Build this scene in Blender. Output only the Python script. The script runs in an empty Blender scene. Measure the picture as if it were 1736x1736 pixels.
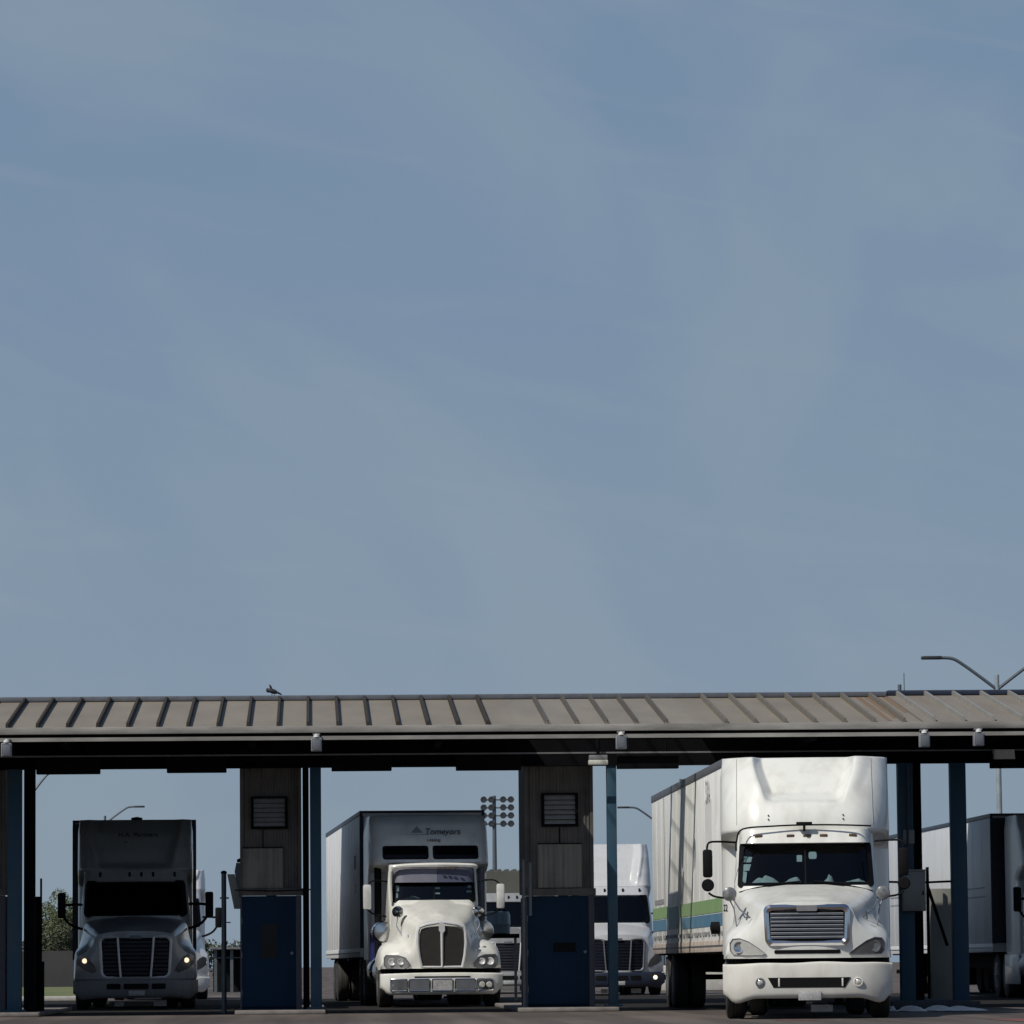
import bpy, bmesh, math, random
from mathutils import Vector, Matrix
R = math.radians
random.seed(7)
S = bpy.context.scene
COL = S.collection

# ------------------------------------------------------------------ camera
CAM_H, F, IMG = 0.83, 7700.0, 1736.0
YAW, PITCH, ROLL = R(2.57), R(5.685), 0.009
fw = Vector((math.sin(YAW)*math.cos(PITCH), math.cos(YAW)*math.cos(PITCH), math.sin(PITCH)))
r0 = Vector((math.cos(YAW), -math.sin(YAW), 0))
u0 = r0.cross(fw)
rt = r0*math.cos(ROLL) - u0*math.sin(ROLL)
up = u0*math.cos(ROLL) + r0*math.sin(ROLL)
CAM = Vector((0, 0, CAM_H))

def at(px, py, Y):
    """world point seen at photo pixel (px, py) on the plane at distance Y"""
    d = fw*F + rt*(px-IMG/2) + up*(IMG/2-py)
    return CAM + d*(Y/d.y)
def X(px, Y, py=1500): return at(px, py, Y).x
def Z(px, py, Y): return at(px, py, Y).z

cd = bpy.data.cameras.new("camera"); cam = bpy.data.objects.new("camera", cd); COL.objects.link(cam)
cd.sensor_width = 36; cd.lens = 36*F/IMG; cd.clip_start = 1; cd.clip_end = 6000
M = Matrix((rt, up, -fw)).transposed().to_4x4(); M.translation = CAM
cam.matrix_world = M
S.camera = cam
S.render.resolution_x = S.render.resolution_y = 1024

# ------------------------------------------------------------------ materials
def nodes(m):
    m.use_nodes = True
    return m.node_tree.nodes, m.node_tree.links
def mat(name, col, rough=.6, metal=0, var=.12, scale=6, stretch=(1, 1, 1), bump=0, spec=.5, col2=None, thr=None, coat=0):
    m = bpy.data.materials.new(name); N, L = nodes(m)
    b = N["Principled BSDF"]
    b.inputs["Roughness"].default_value = rough; b.inputs["Metallic"].default_value = metal
    b.inputs["Specular IOR Level"].default_value = spec
    b.inputs["Coat Weight"].default_value = coat; b.inputs["Coat Roughness"].default_value = .08
    tc = N.new("ShaderNodeTexCoord"); mp = N.new("ShaderNodeMapping"); mp.inputs["Scale"].default_value = stretch
    n = N.new("ShaderNodeTexNoise"); n.inputs["Scale"].default_value = scale; n.inputs["Detail"].default_value = 6; n.inputs["Roughness"].default_value = .6
    L.new(tc.outputs["Object"], mp.inputs["Vector"]); L.new(mp.outputs[0], n.inputs["Vector"])
    r = N.new("ShaderNodeValToRGB")
    c2 = col2 or tuple(c*(1-var*2) for c in col)
    lo, hi = thr or (.3, .65)
    r.color_ramp.elements[0].position = lo; r.color_ramp.elements[0].color = (*c2, 1)
    r.color_ramp.elements[1].position = hi; r.color_ramp.elements[1].color = (*col, 1)
    L.new(n.outputs["Fac"], r.inputs["Fac"]); L.new(r.outputs["Color"], b.inputs["Base Color"])
    if bump:
        bp = N.new("ShaderNodeBump"); bp.inputs["Strength"].default_value = bump; bp.inputs["Distance"].default_value = .02
        L.new(n.outputs["Fac"], bp.inputs["Height"]); L.new(bp.outputs[0], b.inputs["Normal"])
    return m
def emis(name, col, st):
    m = bpy.data.materials.new(name); N, L = nodes(m)
    b = N["Principled BSDF"]; b.inputs["Base Color"].default_value = (*col, 1)
    b.inputs["Emission Color"].default_value = (*col, 1); b.inputs["Emission Strength"].default_value = st
    return m
def glassmat(name, tint=(.42, .52, .54), clear=.5):
    m = bpy.data.materials.new(name); N, L = nodes(m)
    N.remove(N["Principled BSDF"]); out = N["Material Output"]
    tr = N.new("ShaderNodeBsdfTransparent"); tr.inputs[0].default_value = (*tint, 1)
    gl = N.new("ShaderNodeBsdfGlossy"); gl.inputs["Roughness"].default_value = .03
    lw = N.new("ShaderNodeLayerWeight"); lw.inputs["Blend"].default_value = .5
    pw = N.new("ShaderNodeMath"); pw.operation = 'POWER'; pw.inputs[1].default_value = 4; L.new(lw.outputs["Facing"], pw.inputs[0])
    fr = N.new("ShaderNodeMath"); fr.operation = 'MULTIPLY_ADD'; fr.inputs[1].default_value = .9; fr.inputs[2].default_value = .045; L.new(pw.outputs[0], fr.inputs[0])
    mx = N.new("ShaderNodeMixShader"); L.new(fr.outputs[0], mx.inputs[0]); L.new(tr.outputs[0], mx.inputs[1]); L.new(gl.outputs[0], mx.inputs[2])
    L.new(mx.outputs[0], out.inputs["Surface"]); return m

def layered(name, base, dirt, rough, top_amt=.5, streak=(14, 14, .5), metal=0, coat=0, spec=.5):
    """paint with vertical grime streaks and blotches (a stain pattern, not shading)"""
    m = bpy.data.materials.new(name); N, L = nodes(m); b = N["Principled BSDF"]
    b.inputs["Roughness"].default_value = rough; b.inputs["Metallic"].default_value = metal; b.inputs["Coat Weight"].default_value = coat; b.inputs["Coat Roughness"].default_value = .1; b.inputs["Specular IOR Level"].default_value = spec
    tc = N.new("ShaderNodeTexCoord"); mp = N.new("ShaderNodeMapping"); mp.inputs["Scale"].default_value = streak
    n1 = N.new("ShaderNodeTexNoise"); n1.inputs["Scale"].default_value = 1; n1.inputs["Detail"].default_value = 5
    n2 = N.new("ShaderNodeTexNoise"); n2.inputs["Scale"].default_value = 1.7; n2.inputs["Detail"].default_value = 7
    L.new(tc.outputs["Object"], mp.inputs[0]); L.new(mp.outputs[0], n1.inputs["Vector"]); L.new(tc.outputs["Object"], n2.inputs["Vector"])
    a = N.new("ShaderNodeMath"); a.operation = 'MULTIPLY'; L.new(n1.outputs["Fac"], a.inputs[0]); L.new(n2.outputs["Fac"], a.inputs[1])
    r = N.new("ShaderNodeMapRange"); r.inputs["From Min"].default_value = .2; r.inputs["From Max"].default_value = .42; r.inputs["To Max"].default_value = top_amt
    L.new(a.outputs[0], r.inputs["Value"])
    mx = N.new("ShaderNodeMix"); mx.data_type = 'RGBA'; mx.inputs["A"].default_value = (*base, 1); mx.inputs["B"].default_value = (*dirt, 1)
    L.new(r.outputs[0], mx.inputs["Factor"]); L.new(mx.outputs["Result"], b.inputs["Base Color"])
    return m

MT = {}
MT['white'] = layered('white_paint', (.72, .72, .675), (.46, .44, .38), .38, .5, (6, 6, .7), coat=.5)
MT['white_far'] = layered('white_paint_far', (.70, .71, .71), (.5, .5, .48), .35, .4, coat=.3)
MT['bumper_white'] = layered('chalky_bumper_paint', (.62, .605, .555), (.38, .35, .30), .55, .55, (4, 4, 2))
MT['grey_paint'] = layered('grey_paint', (.28, .29, .295), (.17, .17, .17), .3, .5, coat=.6)
MT['white_shaded_truck'] = layered('pale_grey_paint', (.50, .51, .52), (.36, .36, .35), .4, .4, coat=.3)  # white paint greyed to carry the partial shade on the queued truck
MT['bumper_grey'] = layered('grey_bumper_plastic', (.16, .165, .17), (.09, .09, .09), .5, .5)
MT['ink_pale'] = mat('worn_marking', (.50, .50, .49), .6)
MT['trailer_white'] = layered('trailer_skin', (.80, .80, .77), (.56, .56, .52), .42, .6, (5, 1.6, .22))
MT['trailer_clean'] = layered('trailer_skin_clean', (.78, .78, .77), (.62, .62, .6), .4, .4, (4, 1.5, .3))
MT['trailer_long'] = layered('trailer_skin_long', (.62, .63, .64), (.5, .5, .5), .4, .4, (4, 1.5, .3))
MT['trailer_grey'] = layered('trailer_skin_grey', (.52, .54, .58), (.38, .39, .42), .4, .5, (4, 1.5, .3))
MT['rail_dirty'] = layered('dirty_bottom_rail', (.50, .43, .37), (.27, .2, .15), .6, .8, (3, 3, 1))
MT['rail_grey'] = mat('grey_rail', (.16, .17, .19), .5, .3)
MT['navy'] = mat('navy_trim', (.015, .022, .045), .4)
MT['green'] = layered('green_stripe', (.22, .36, .15), (.32, .41, .25), .45, .6, (4, 1.5, .3))
MT['blue'] = layered('blue_stripe', (.085, .20, .31), (.16, .27, .34), .45, .6, (4, 1.5, .3))
MT['teal'] = layered('teal_stripe', (.14, .30, .30), (.2, .33, .33), .45, .6, (4, 1.5, .3))
MT['chrome'] = mat('chrome', (.72, .72, .73), .14, 1, var=.05)
MT['frame_chrome'] = mat('dull_chrome', (.75, .75, .76), .45, .3, var=.05)
MT['alu'] = mat('aluminium', (.50, .51, .53), .4, .45, var=.1)
MT['black'] = mat('black_plastic', (.008, .008, .009), .7, spec=.1)
MT['rubber'] = mat('tyre_rubber', (.036, .034, .032), .8, var=.2, bump=.2)
MT['chassis'] = mat('dark_chassis', (.008, .008, .008), .85, var=.3, spec=.15)
MT['grille_dark'] = mat('grille_mesh', (.030, .027, .023), .6, .1)
MT['grille_navy'] = mat('grille_navy', (.05, .055, .075), .45, spec=.4)
MT['lens'] = mat('lamp_lens', (.52, .53, .49), .15, .1, var=.08, scale=14, coat=1)
MT['lens_mid'] = mat('smoked_lamp_lens', (.26, .265, .26), .12, .1, var=.1, scale=14, coat=1)
MT['lens_dark'] = mat('dull_lamp_lens', (.11, .115, .12), .15, .1, var=.1, scale=9, coat=1)
MT['amber'] = mat('amber_marker', (.10, .06, .03), .3)
MT['lit'] = emis('lit_headlamp', (1, .78, .52), 1.25)
MT['litw'] = emis('lit_white_strip', (.9, .95, 1), 2)
MT['glass'] = glassmat('windscreen_glass')
MT['darkglass'] = mat('tinted_glass', (.004, .004, .006), .12, 0, var=.05, spec=.2)
MT['inside'] = mat('cab_interior', (.006, .008, .009), .9, spec=.1)
MT['paper'] = mat('paper', (.75, .76, .74), .8, var=.08)
MT['visor_l'] = mat('lavender_visor', (.15, .15, .185), .3, var=.05)
MT['visor_d'] = mat('dark_lavender_visor', (.075, .08, .12), .3, var=.05)
MT['plate'] = mat('number_plate', (.45, .45, .45), .5, var=.2, scale=25)
MT['ink'] = mat('black_ink', (.02, .02, .025), .5)
MT['ink_grey'] = mat('faded_ink', (.30, .30, .30), .6)
MT['decal'] = mat('pale_decal', (.82, .83, .80), .4, var=.05)
MT['roof'] = mat('roof_sheet', (.225, .200, .158), .6, 0, var=.1, scale=1.2, stretch=(1, .35, 1), col2=(.18, .155, .125))
MT['roof_b'] = mat('roof_sheet_rusty', (.21, .19, .16), .6, 0, scale=.9, stretch=(1.6, .4, 1), col2=(.18, .15, .12))
MT['rust'] = mat('rust_streak', (.20, .11, .05), .7, scale=3, stretch=(6, .5, 1), col2=(.15, .13, .10))
MT['batten'] = mat('roof_batten', (.045, .038, .03), .8, 0, spec=.2)  # rib shade put into the colour: left-hand ribs painted dark
MT['batten_l'] = mat('pale_batten', (.28, .27, .245), .45, .1)
MT['gutter'] = mat('gutter_metal', (.30, .285, .26), .6, 0, scale=.8, stretch=(1, 1, 6), col2=(.13, .125, .115))
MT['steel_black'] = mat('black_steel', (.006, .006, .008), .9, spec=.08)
MT['steel_line'] = mat('dull_steel', (.17, .17, .18), .6)
MT['col_blue'] = layered('blue_column_paint', (.030, .072, .115), (.06, .09, .10), .5, .6, (6, 6, .6), spec=.15)
MT['col_dark'] = mat('dark_column_paint', (.004, .005, .008), .8, spec=.1)  # column paint blackened for the deeper shade of the rear row
MT['booth_wall'] = layered('booth_cladding', (.125, .117, .112), (.055, .052, .05), .8, .8, (10, 10, .6), spec=.1)
MT['booth_corr'] = layered('galvanised_sheet', (.19, .18, .16), (.08, .075, .07), .6, .8, (12, 12, .5), metal=.1)
MT['booth_blue'] = layered('booth_blue_paint', (.009, .027, .057), (.010, .02, .034), .6, .6, (3, 3, .7), spec=.08)
MT['booth_trim'] = mat('lilac_trim', (.06, .06, .08), .6)
MT['louver'] = mat('louver', (.26, .26, .265), .6)
MT['fixture'] = mat('lamp_housing', (.22, .225, .25), .5)
MT['fixture_w'] = mat('pale_lamp_housing', (.62, .62, .58), .5)
MT['box_grey'] = layered('grey_box_paint', (.22, .225, .205), (.14, .14, .13), .5, .5, (3, 3, 1))
MT['concrete'] = mat('concrete', (.22, .20, .185), .85, var=.2, scale=5, bump=.2)
MT['concrete_w'] = mat('pale_concrete', (.55, .53, .49), .85, var=.12, scale=3)
MT['kerb_dark'] = mat('dark_kerb', (.045, .05, .06), .8, var=.2)
MT['asphalt_under'] = None
MT['oily'] = mat('oil_stained_asphalt', (.028, .026, .025), .9, var=.2, scale=.5, spec=.1, col2=(.014, .013, .013))  # asphalt darkened to hold the shade under the canopy
MT['sheet'] = mat('white_plastic_sheet', (.78, .78, .74), .5, var=.08, bump=.2)
MT['red'] = mat('worn_red_paint', (.22, .05, .04), .8, scale=8, col2=(.09, .06, .052), thr=(.4, .6))
MT['galv'] = mat('galvanised_pole', (.42, .46, .48), .45, .5)
MT['galv_dark'] = mat('grey_pole', (.12, .14, .16), .5, .3)
MT['lamp_dark'] = mat('lamp_head', (.03, .033, .037), .6)
MT['stand'] = mat('stand_cladding', (.11, .11, .095), .7, var=.15, scale=.5)
MT['bark'] = mat('bark', (.06, .045, .035), .9, var=.3, bump=.4)
MT['leaf'] = mat('leaf', (.13, .15, .065), .7, var=.25, scale=1.5, col2=(.06, .08, .035))
MT['leaf2'] = mat('leaf_dark', (.08, .09, .045), .7, var=.25, scale=1.5, col2=(.04, .05, .025))
MT['grass'] = mat('dry_grass', (.15, .16, .055), .9, scale=.4, col2=(.06, .085, .03))
MT['wallg'] = mat('grey_wall', (.05, .048, .05), .85, var=.15, scale=.6)
MT['bird'] = mat('pigeon', (.02, .022, .03), .7, var=.3, scale=20)
MT['barrel'] = mat('pale_blue_barrel', (.40, .52, .58), .35, var=.1)
MT['blue_fair'] = mat('blue_fairing', (.02, .025, .11), .35)
MT['mirror_white'] = mat('mirror_shell', (.75, .75, .72), .2, .2)
MT['mirror_glass'] = mat('mirror_back', (.30, .30, .30), .25, .4, var=.3, scale=12)

def asphalt():
    m = bpy.data.materials.new('asphalt'); N, L = nodes(m); b = N["Principled BSDF"]; b.inputs["Roughness"].default_value = .85
    tc = N.new("ShaderNodeTexCoord")
    a = N.new("ShaderNodeTexNoise"); a.inputs["Scale"].default_value = .12; a.inputs["Detail"].default_value = 8
    c = N.new("ShaderNodeTexNoise"); c.inputs["Scale"].default_value = 14; c.inputs["Detail"].default_value = 4
    for n in (a, c): L.new(tc.outputs["Object"], n.inputs["Vector"])
    r = N.new("ShaderNodeValToRGB"); e = r.color_ramp.elements
    e[0].position = .33; e[0].color = (.10, .080, .068, 1); e[1].position = .68; e[1].color = (.17, .137, .117, 1)
    L.new(a.outputs["Fac"], r.inputs["Fac"])
    mx = N.new("ShaderNodeMix"); mx.data_type = 'RGBA'; mx.blend_type = 'MULTIPLY'; mx.inputs["Factor"].default_value = .5
    L.new(r.outputs["Color"], mx.inputs["A"]); L.new(c.outputs["Fac"], mx.inputs["B"])
    L.new(mx.outputs["Result"], b.inputs["Base Color"])
    mk = N.new("ShaderNodeMapping"); mk.inputs["Scale"].default_value = (1.6, .05, 1); L.new(tc.outputs["Object"], mk.inputs[0])
    t = N.new("ShaderNodeTexNoise"); t.inputs["Scale"].default_value = 1; t.inputs["Detail"].default_value = 6; L.new(mk.outputs[0], t.inputs["Vector"])
    tr = N.new("ShaderNodeMapRange"); tr.inputs["From Min"].default_value = .42; tr.inputs["From Max"].default_value = .62; tr.inputs["To Min"].default_value = .62; tr.inputs["To Max"].default_value = 1; L.new(t.outputs["Fac"], tr.inputs["Value"])
    m2 = N.new("ShaderNodeMix"); m2.data_type = 'RGBA'; m2.blend_type = 'MULTIPLY'; m2.inputs["Factor"].default_value = 1; L.new(mx.outputs["Result"], m2.inputs["A"]); L.new(tr.outputs[0], m2.inputs["B"]); L.new(m2.outputs["Result"], b.inputs["Base Color"])
    bp = N.new("ShaderNodeBump"); bp.inputs["Strength"].default_value = .3; bp.inputs["Distance"].default_value = .01
    L.new(c.outputs["Fac"], bp.inputs["Height"]); L.new(bp.outputs[0], b.inputs["Normal"])
    return m
MT['asphalt'] = asphalt()
def translucent(name='roof_translucent', c1=(.235, .209, .168), c2=(.18, .16, .135)):
    """weathered fibreglass roof panel: half its light passes straight on"""
    m = mat(name, c1, .6, 0, scale=1.2, stretch=(1, .35, 1), col2=c2); N, L = nodes(m)
    b, out = N["Principled BSDF"], N["Material Output"]
    t = N.new("ShaderNodeBsdfTransparent"); t.inputs[0].default_value = (1, 1, .98, 1)
    x = N.new("ShaderNodeMixShader"); lw = N.new("ShaderNodeLayerWeight"); lw.inputs["Blend"].default_value = .5
    mr = N.new("ShaderNodeMapRange"); mr.inputs["From Min"].default_value = .3; mr.inputs["From Max"].default_value = .8; mr.inputs["To Min"].default_value = .96; mr.inputs["To Max"].default_value = .06
    L.new(lw.outputs["Facing"], mr.inputs["Value"]); L.new(mr.outputs[0], x.inputs[0])
    L.new(b.outputs[0], x.inputs[1]); L.new(t.outputs[0], x.inputs[2]); L.new(x.outputs[0], out.inputs["Surface"]); return m
MT['roof_translucent'] = translucent()
MT['rib_translucent'] = translucent('rib_translucent', (.09, .08, .065), (.075, .065, .055))  # rib colour darkened in place of the shadows lost on this stretch
MT['batten_mid'] = mat('faded_batten', (.15, .135, .11), .6)  # paler rib colour where less rib shade is painted in

# ------------------------------------------------------------------ mesh builder
class MB:
    def __init__(s): s.v = []; s.f = []
    def add(s, vs, fs):
        o = len(s.v); s.v += [tuple(v) for v in vs]; s.f += [tuple(i+o for i in f) for f in fs]
    def box(s, x0, x1, y0, y1, z0, z1, bev=0):
        bm = bmesh.new(); bmesh.ops.create_cube(bm, size=1)
        for v in bm.verts: v.co = ((x0+x1)/2+v.co.x*(x1-x0), (y0+y1)/2+v.co.y*(y1-y0), (z0+z1)/2+v.co.z*(z1-z0))
        if bev: bmesh.ops.bevel(bm, geom=bm.edges[:], offset=bev, segments=2, affect='EDGES', profile=.5)
        bm.verts.index_update()
        s.add([v.co[:] for v in bm.verts], [[v.index for v in f.verts] for f in bm.faces]); bm.free(); return s
    def tube(s, pts, r, n=8):
        pts = [Vector(p) for p in pts]; k = len(pts); rs = r if isinstance(r, (list, tuple)) else [r]*k
        vs = []; side = None
        for i, p in enumerate(pts):
            t = (pts[min(i+1, k-1)]-pts[max(i-1, 0)]).normalized()
            if side is None: side = t.orthogonal().normalized()
            side = (side - t*side.dot(t)).normalized(); b = t.cross(side)
            for j in range(n):
                a = 2*math.pi*j/n; vs.append(p+(side*math.cos(a)+b*math.sin(a))*rs[i])
        fs = [(i*n+j, i*n+(j+1) % n, (i+1)*n+(j+1) % n, (i+1)*n+j) for i in range(k-1) for j in range(n)]
        fs += [tuple(range(n-1, -1, -1)), tuple(range((k-1)*n, k*n))]
        s.add(vs, fs); return s
    def lathe(s, prof, c, axis='x', n=24):
        """prof: list of (radius, offset along axis)"""
        vs = []
        for (r, o) in prof:
            for j in range(n):
                a = 2*math.pi*j/n; p, q = r*math.cos(a), r*math.sin(a)
                vs.append({'x': (c[0]+o, c[1]+p, c[2]+q), 'y': (c[0]+p, c[1]+o, c[2]+q), 'z': (c[0]+p, c[1]+q, c[2]+o)}[axis])
        k = len(prof)
        fs = [(i*n+j, i*n+(j+1) % n, (i+1)*n+(j+1) % n, (i+1)*n+j) for i in range(k-1) for j in range(n)]
        fs += [tuple(range(n-1, -1, -1)), tuple(range((k-1)*n, k*n))]
        s.add(vs, fs); return s
    def plate(s, poly, yf, depth=.03):
        """poly in (x,z); front follows y=yf(x,z), sides run back by depth"""
        g = yf if callable(yf) else (lambda x, z: yf)
        bm = bmesh.new(); f = bm.faces.new([bm.verts.new((x, 0, z)) for x, z in poly])
        if callable(yf):
            xs_ = [p[0] for p in poly]; zs_ = [p[1] for p in poly]
            for ax, lo, hi in ((0, min(xs_), max(xs_)), (2, min(zs_), max(zs_))):
                k = max(1, int((hi-lo)/.05))
                for i in range(1, k):
                    no = [0, 0, 0]; no[ax] = 1; co = [0, 0, 0]; co[ax] = lo+(hi-lo)*i/k
                    bmesh.ops.bisect_plane(bm, geom=bm.verts[:]+bm.edges[:]+bm.faces[:], plane_co=co, plane_no=no)
        bm.verts.index_update(); n = len(bm.verts)
        vs = [(v.co.x, g(v.co.x, v.co.z), v.co.z) for v in bm.verts]; fs = [[v.index for v in f.verts] for f in bm.faces]
        be = [(e.verts[0].index, e.verts[1].index) for e in bm.edges if e.is_boundary]; bm.free()
        ids = sorted({i for e in be for i in e}); mp_ = {i: n+k for k, i in enumerate(ids)}
        vs += [(vs[i][0], vs[i][1]+depth, vs[i][2]) for i in ids]
        fs += [(a, b, mp_[b], mp_[a]) for a, b in be]
        s.add(vs, fs); return s
    def ring(s, po, pi, yf, depth, crown=.0):
        n = len(po); g = yf if callable(yf) else (lambda x, z: yf)
        mid = [((a[0]+b[0])/2, (a[1]+b[1])/2) for a, b in zip(po, pi)]
        vs = [(x, g(x, z), z) for x, z in po]+[(x, g(x, z)-crown, z) for x, z in mid]+[(x, g(x, z), z) for x, z in pi]
        vs += [(x, g(x, z)+depth, z) for x, z in po]+[(x, g(x, z)+depth, z) for x, z in pi]
        fs = []
        for i in range(n):
            j = (i+1) % n
            fs += [(i, j, n+j, n+i), (n+i, n+j, 2*n+j, 2*n+i), (3*n+i, 3*n+j, j, i), (2*n+i, 2*n+j, 4*n+j, 4*n+i)]
        s.add(vs, fs); return s
    def grid(s, fn, nu, nv, skip=None):
        vs = [fn(i/nu, j/nv) for j in range(nv+1) for i in range(nu+1)]; w = nu+1
        s.add(vs, [(j*w+i, j*w+i+1, (j+1)*w+i+1, (j+1)*w+i) for j in range(nv) for i in range(nu) if not (skip and skip((i+.5)/nu, (j+.5)/nv))]); return s
    def build(s, name, m, parent=None, smooth=True, ang=38, loc=None):
        me = bpy.data.meshes.new(name); me.from_pydata(s.v, [], s.f); me.validate(); me.update()
        bm = bmesh.new(); bm.from_mesh(me); bmesh.ops.recalc_face_normals(bm, faces=bm.faces[:]); bm.to_mesh(me); bm.free()
        if smooth:
            me.polygons.foreach_set('use_smooth', [True]*len(me.polygons)); me.set_sharp_from_angle(angle=R(ang))
        me.materials.append(MT[m] if isinstance(m, str) else m)
        o = bpy.data.objects.new(name, me); COL.objects.link(o)
        if parent: o.parent = parent
        if loc: o.location = loc
        return o

def tag(o, label=None, cat=None, group=None, kind=None):
    if label: o['label'] = label
    if cat: o['category'] = cat
    if group: o['group'] = group
    if kind: o['kind'] = kind
    return o
def thing(name, label, cat, loc=(0, 0, 0), rz=0, group=None):
    o = bpy.data.objects.new(name, None); COL.objects.link(o); o.location = loc; o.rotation_euler = (0, 0, rz); o.empty_display_size = .3
    return tag(o, label, cat, group)
def copy_tree(o, parent=None):
    c = o.copy(); COL.objects.link(c)
    if parent: c.parent = parent
    for ch in list(o.children): copy_tree(ch, c)
    return c
def text(body, name, m, parent, loc, size, extrude=.004, rot=(math.pi/2, 0, 0), shear=0, align='CENTER', sx=1):
    c = bpy.data.curves.new(name, 'FONT'); c.body = body; c.size = size; c.extrude = extrude; c.align_x = align; c.align_y = 'CENTER'; c.shear = shear
    c.materials.append(MT[m]); t = bpy.data.objects.new(name, c); COL.objects.link(t); bpy.context.view_layer.update()
    me = bpy.data.meshes.new_from_object(t.evaluated_get(bpy.context.evaluated_depsgraph_get())); bpy.data.objects.remove(t); bpy.data.curves.remove(c)
    me.materials.clear(); me.materials.append(MT[m])
    o = bpy.data.objects.new(name, me); COL.objects.link(o); o.parent = parent; o.location = loc; o.rotation_euler = rot; o.scale = (sx, 1, 1)
    return o
def pieces(name, m, parent, boxes, bev=0):
    for b in boxes: MB().box(*b, bev).build(name, m, parent)
def rrect(x0, x1, z0, z1, r, n=5, top=0):
    """rounded rectangle outline, corners in order; top widens (+) or narrows (-) the top edge"""
    pts = []
    for cx, cz, a0 in ((x1-r, z1-r, 0), (x0+r, z1-r, 90), (x0+r, z0+r, 180), (x1-r, z0+r, 270)):
        for k in range(n+1):
            a = R(a0+90*k/n); pts.append((cx+r*math.cos(a), cz+r*math.sin(a)))
    xm = (x0+x1)/2
    return [(xm+(x-xm)*(1+top*((z-z0)/(z1-z0))), z) for x, z in pts]
def ss(a, b, x):
    t = max(0, min(1, (x-a)/(b-a))) if a != b else float(x > a)
    return t*t*(3-2*t)
def lerp(a, b, t): return a+(b-a)*t
def interp(tab, x):
    if x <= tab[0][0]: return tab[0][1]
    for (a, va), (b, vb) in zip(tab, tab[1:]):
        if x <= b: return va+(vb-va)*(x-a)/(b-a)
    return tab[-1][1]
def catmull(pts, sub):
    out = []; k = len(pts)
    for i in range(k-1):
        p0, p1, p2, p3 = (Vector(pts[max(0, i-1)]), Vector(pts[i]), Vector(pts[i+1]), Vector(pts[min(k-1, i+2)]))
        for j in range(sub):
            t = j/sub
            out.append(.5*((2*p1)+(p2-p0)*t+(2*p0-5*p1+4*p2-p3)*t*t+(3*p1-p0-3*p2+p3)*t**3))
    out.append(Vector(pts[-1])); return out

# ------------------------------------------------------------------ vehicles
def wheel(parent, x, y, r=.52, w=.28, rim='alu', name='wheel'):
    s = 1 if x > 0 else -1
    t = MB().lathe([(r*.58, -w/2), (r*.86, -w/2), (r*.97, -w*.43), (r, -w*.33), (r, -w*.12), (r*.985, -w*.1), (r*.985, -w*.06), (r, -w*.04), (r, w*.04), (r*.985, w*.06), (r*.985, w*.1), (r, w*.12),
                    (r, w*.33), (r*.97, w*.43), (r*.86, w/2), (r*.58, w/2)], (x, y, r), 'x', 32).build(name, 'rubber', parent)
    MB().lathe([(r*.57, s*w*.5), (r*.52, s*w*.35), (r*.2, s*w*.28), (r*.18, s*w*.45), (.02, s*w*.46)], (x, y, r), 'x', 24).build('rim', rim, t)
    return t
def dual(parent, x, y, r=.5, w=.27, rim='alu'):
    s = 1 if x > 0 else -1
    t = wheel(parent, x, y, r, w, rim)
    m = MB().lathe([(r*.58, -w/2), (r*.9, -w/2), (r, -w*.35), (r, w*.35), (r*.9, w/2), (r*.58, w/2)], (x-s*(w+.05), y, r), 'x', 28)
    m.build('inner_tyre', 'rubber', t); return t

def hood(root, secs, fy, zbot, m, bulge=.025, bw=(.30, .46)):
    """secs: list of (y, half-profile [(x,z)...]); the nose is swept back by fy(x)"""
    n = len(secs[0][1])
    rows = [catmull([(s[0], p[0], p[1]) for s in secs for p in [s[1][i]]], 5) for i in range(n)]
    K = len(rows[0])
    prof = []
    for k in range(K):
        pts = catmull([(rows[i][k].y, rows[i][k].z) for i in range(n)], 4)
        y = rows[0][k].x
        prof.append([(p.x, y, p.y) for p in pts])
    y0, y1 = secs[0][0], secs[-1][0]
    def pt(p, sx):
        t = (p[1]-y0)/(y1-y0); w = lerp(bw[0], bw[1], t)
        z = p[2]+bulge*(1-ss(w-.05, w+.03, p[0]))*ss(0, .25, t)
        return (sx*p[0], p[1]+fy(p[0])*(1-t)**2, z)
    mb = MB()
    L = len(prof[0])
    full = [[pt(p, -1) for p in reversed(pr[1:])]+[pt(p, 1) for p in pr] for pr in prof]
    w = 2*L-1
    mb.grid(lambda u, v: full[round(v*(K-1))][round(u*(w-1))], w-1, K-1)
    nose = full[0]; nr = 6
    def fn(u, v):
        p = nose[round(u*(w-1))]; q = 1-v
        return (p[0], p[1]-.035*math.sin(math.pi*min(1, q*1.0))*.9, lerp(zbot, p[2], v))
    mb.grid(fn, w-1, nr)
    bk = full[-1]
    mb.grid(lambda u, v: (bk[round(u*(w-1))][0], bk[round(u*(w-1))][1], lerp(zbot+.2, bk[round(u*(w-1))][2], v)), w-1, 2)
    # doubled seam vertices merged
    o = mb.build('hood', m, root, ang=34)
    bm = bmesh.new(); bm.from_mesh(o.data); bmesh.ops.remove_doubles(bm, verts=bm.verts[:], dist=.0005)
    bmesh.ops.recalc_face_normals(bm, faces=bm.faces[:]); bm.to_mesh(o.data); bm.free(); o.data.set_sharp_from_angle(angle=R(34))
    return o

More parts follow.
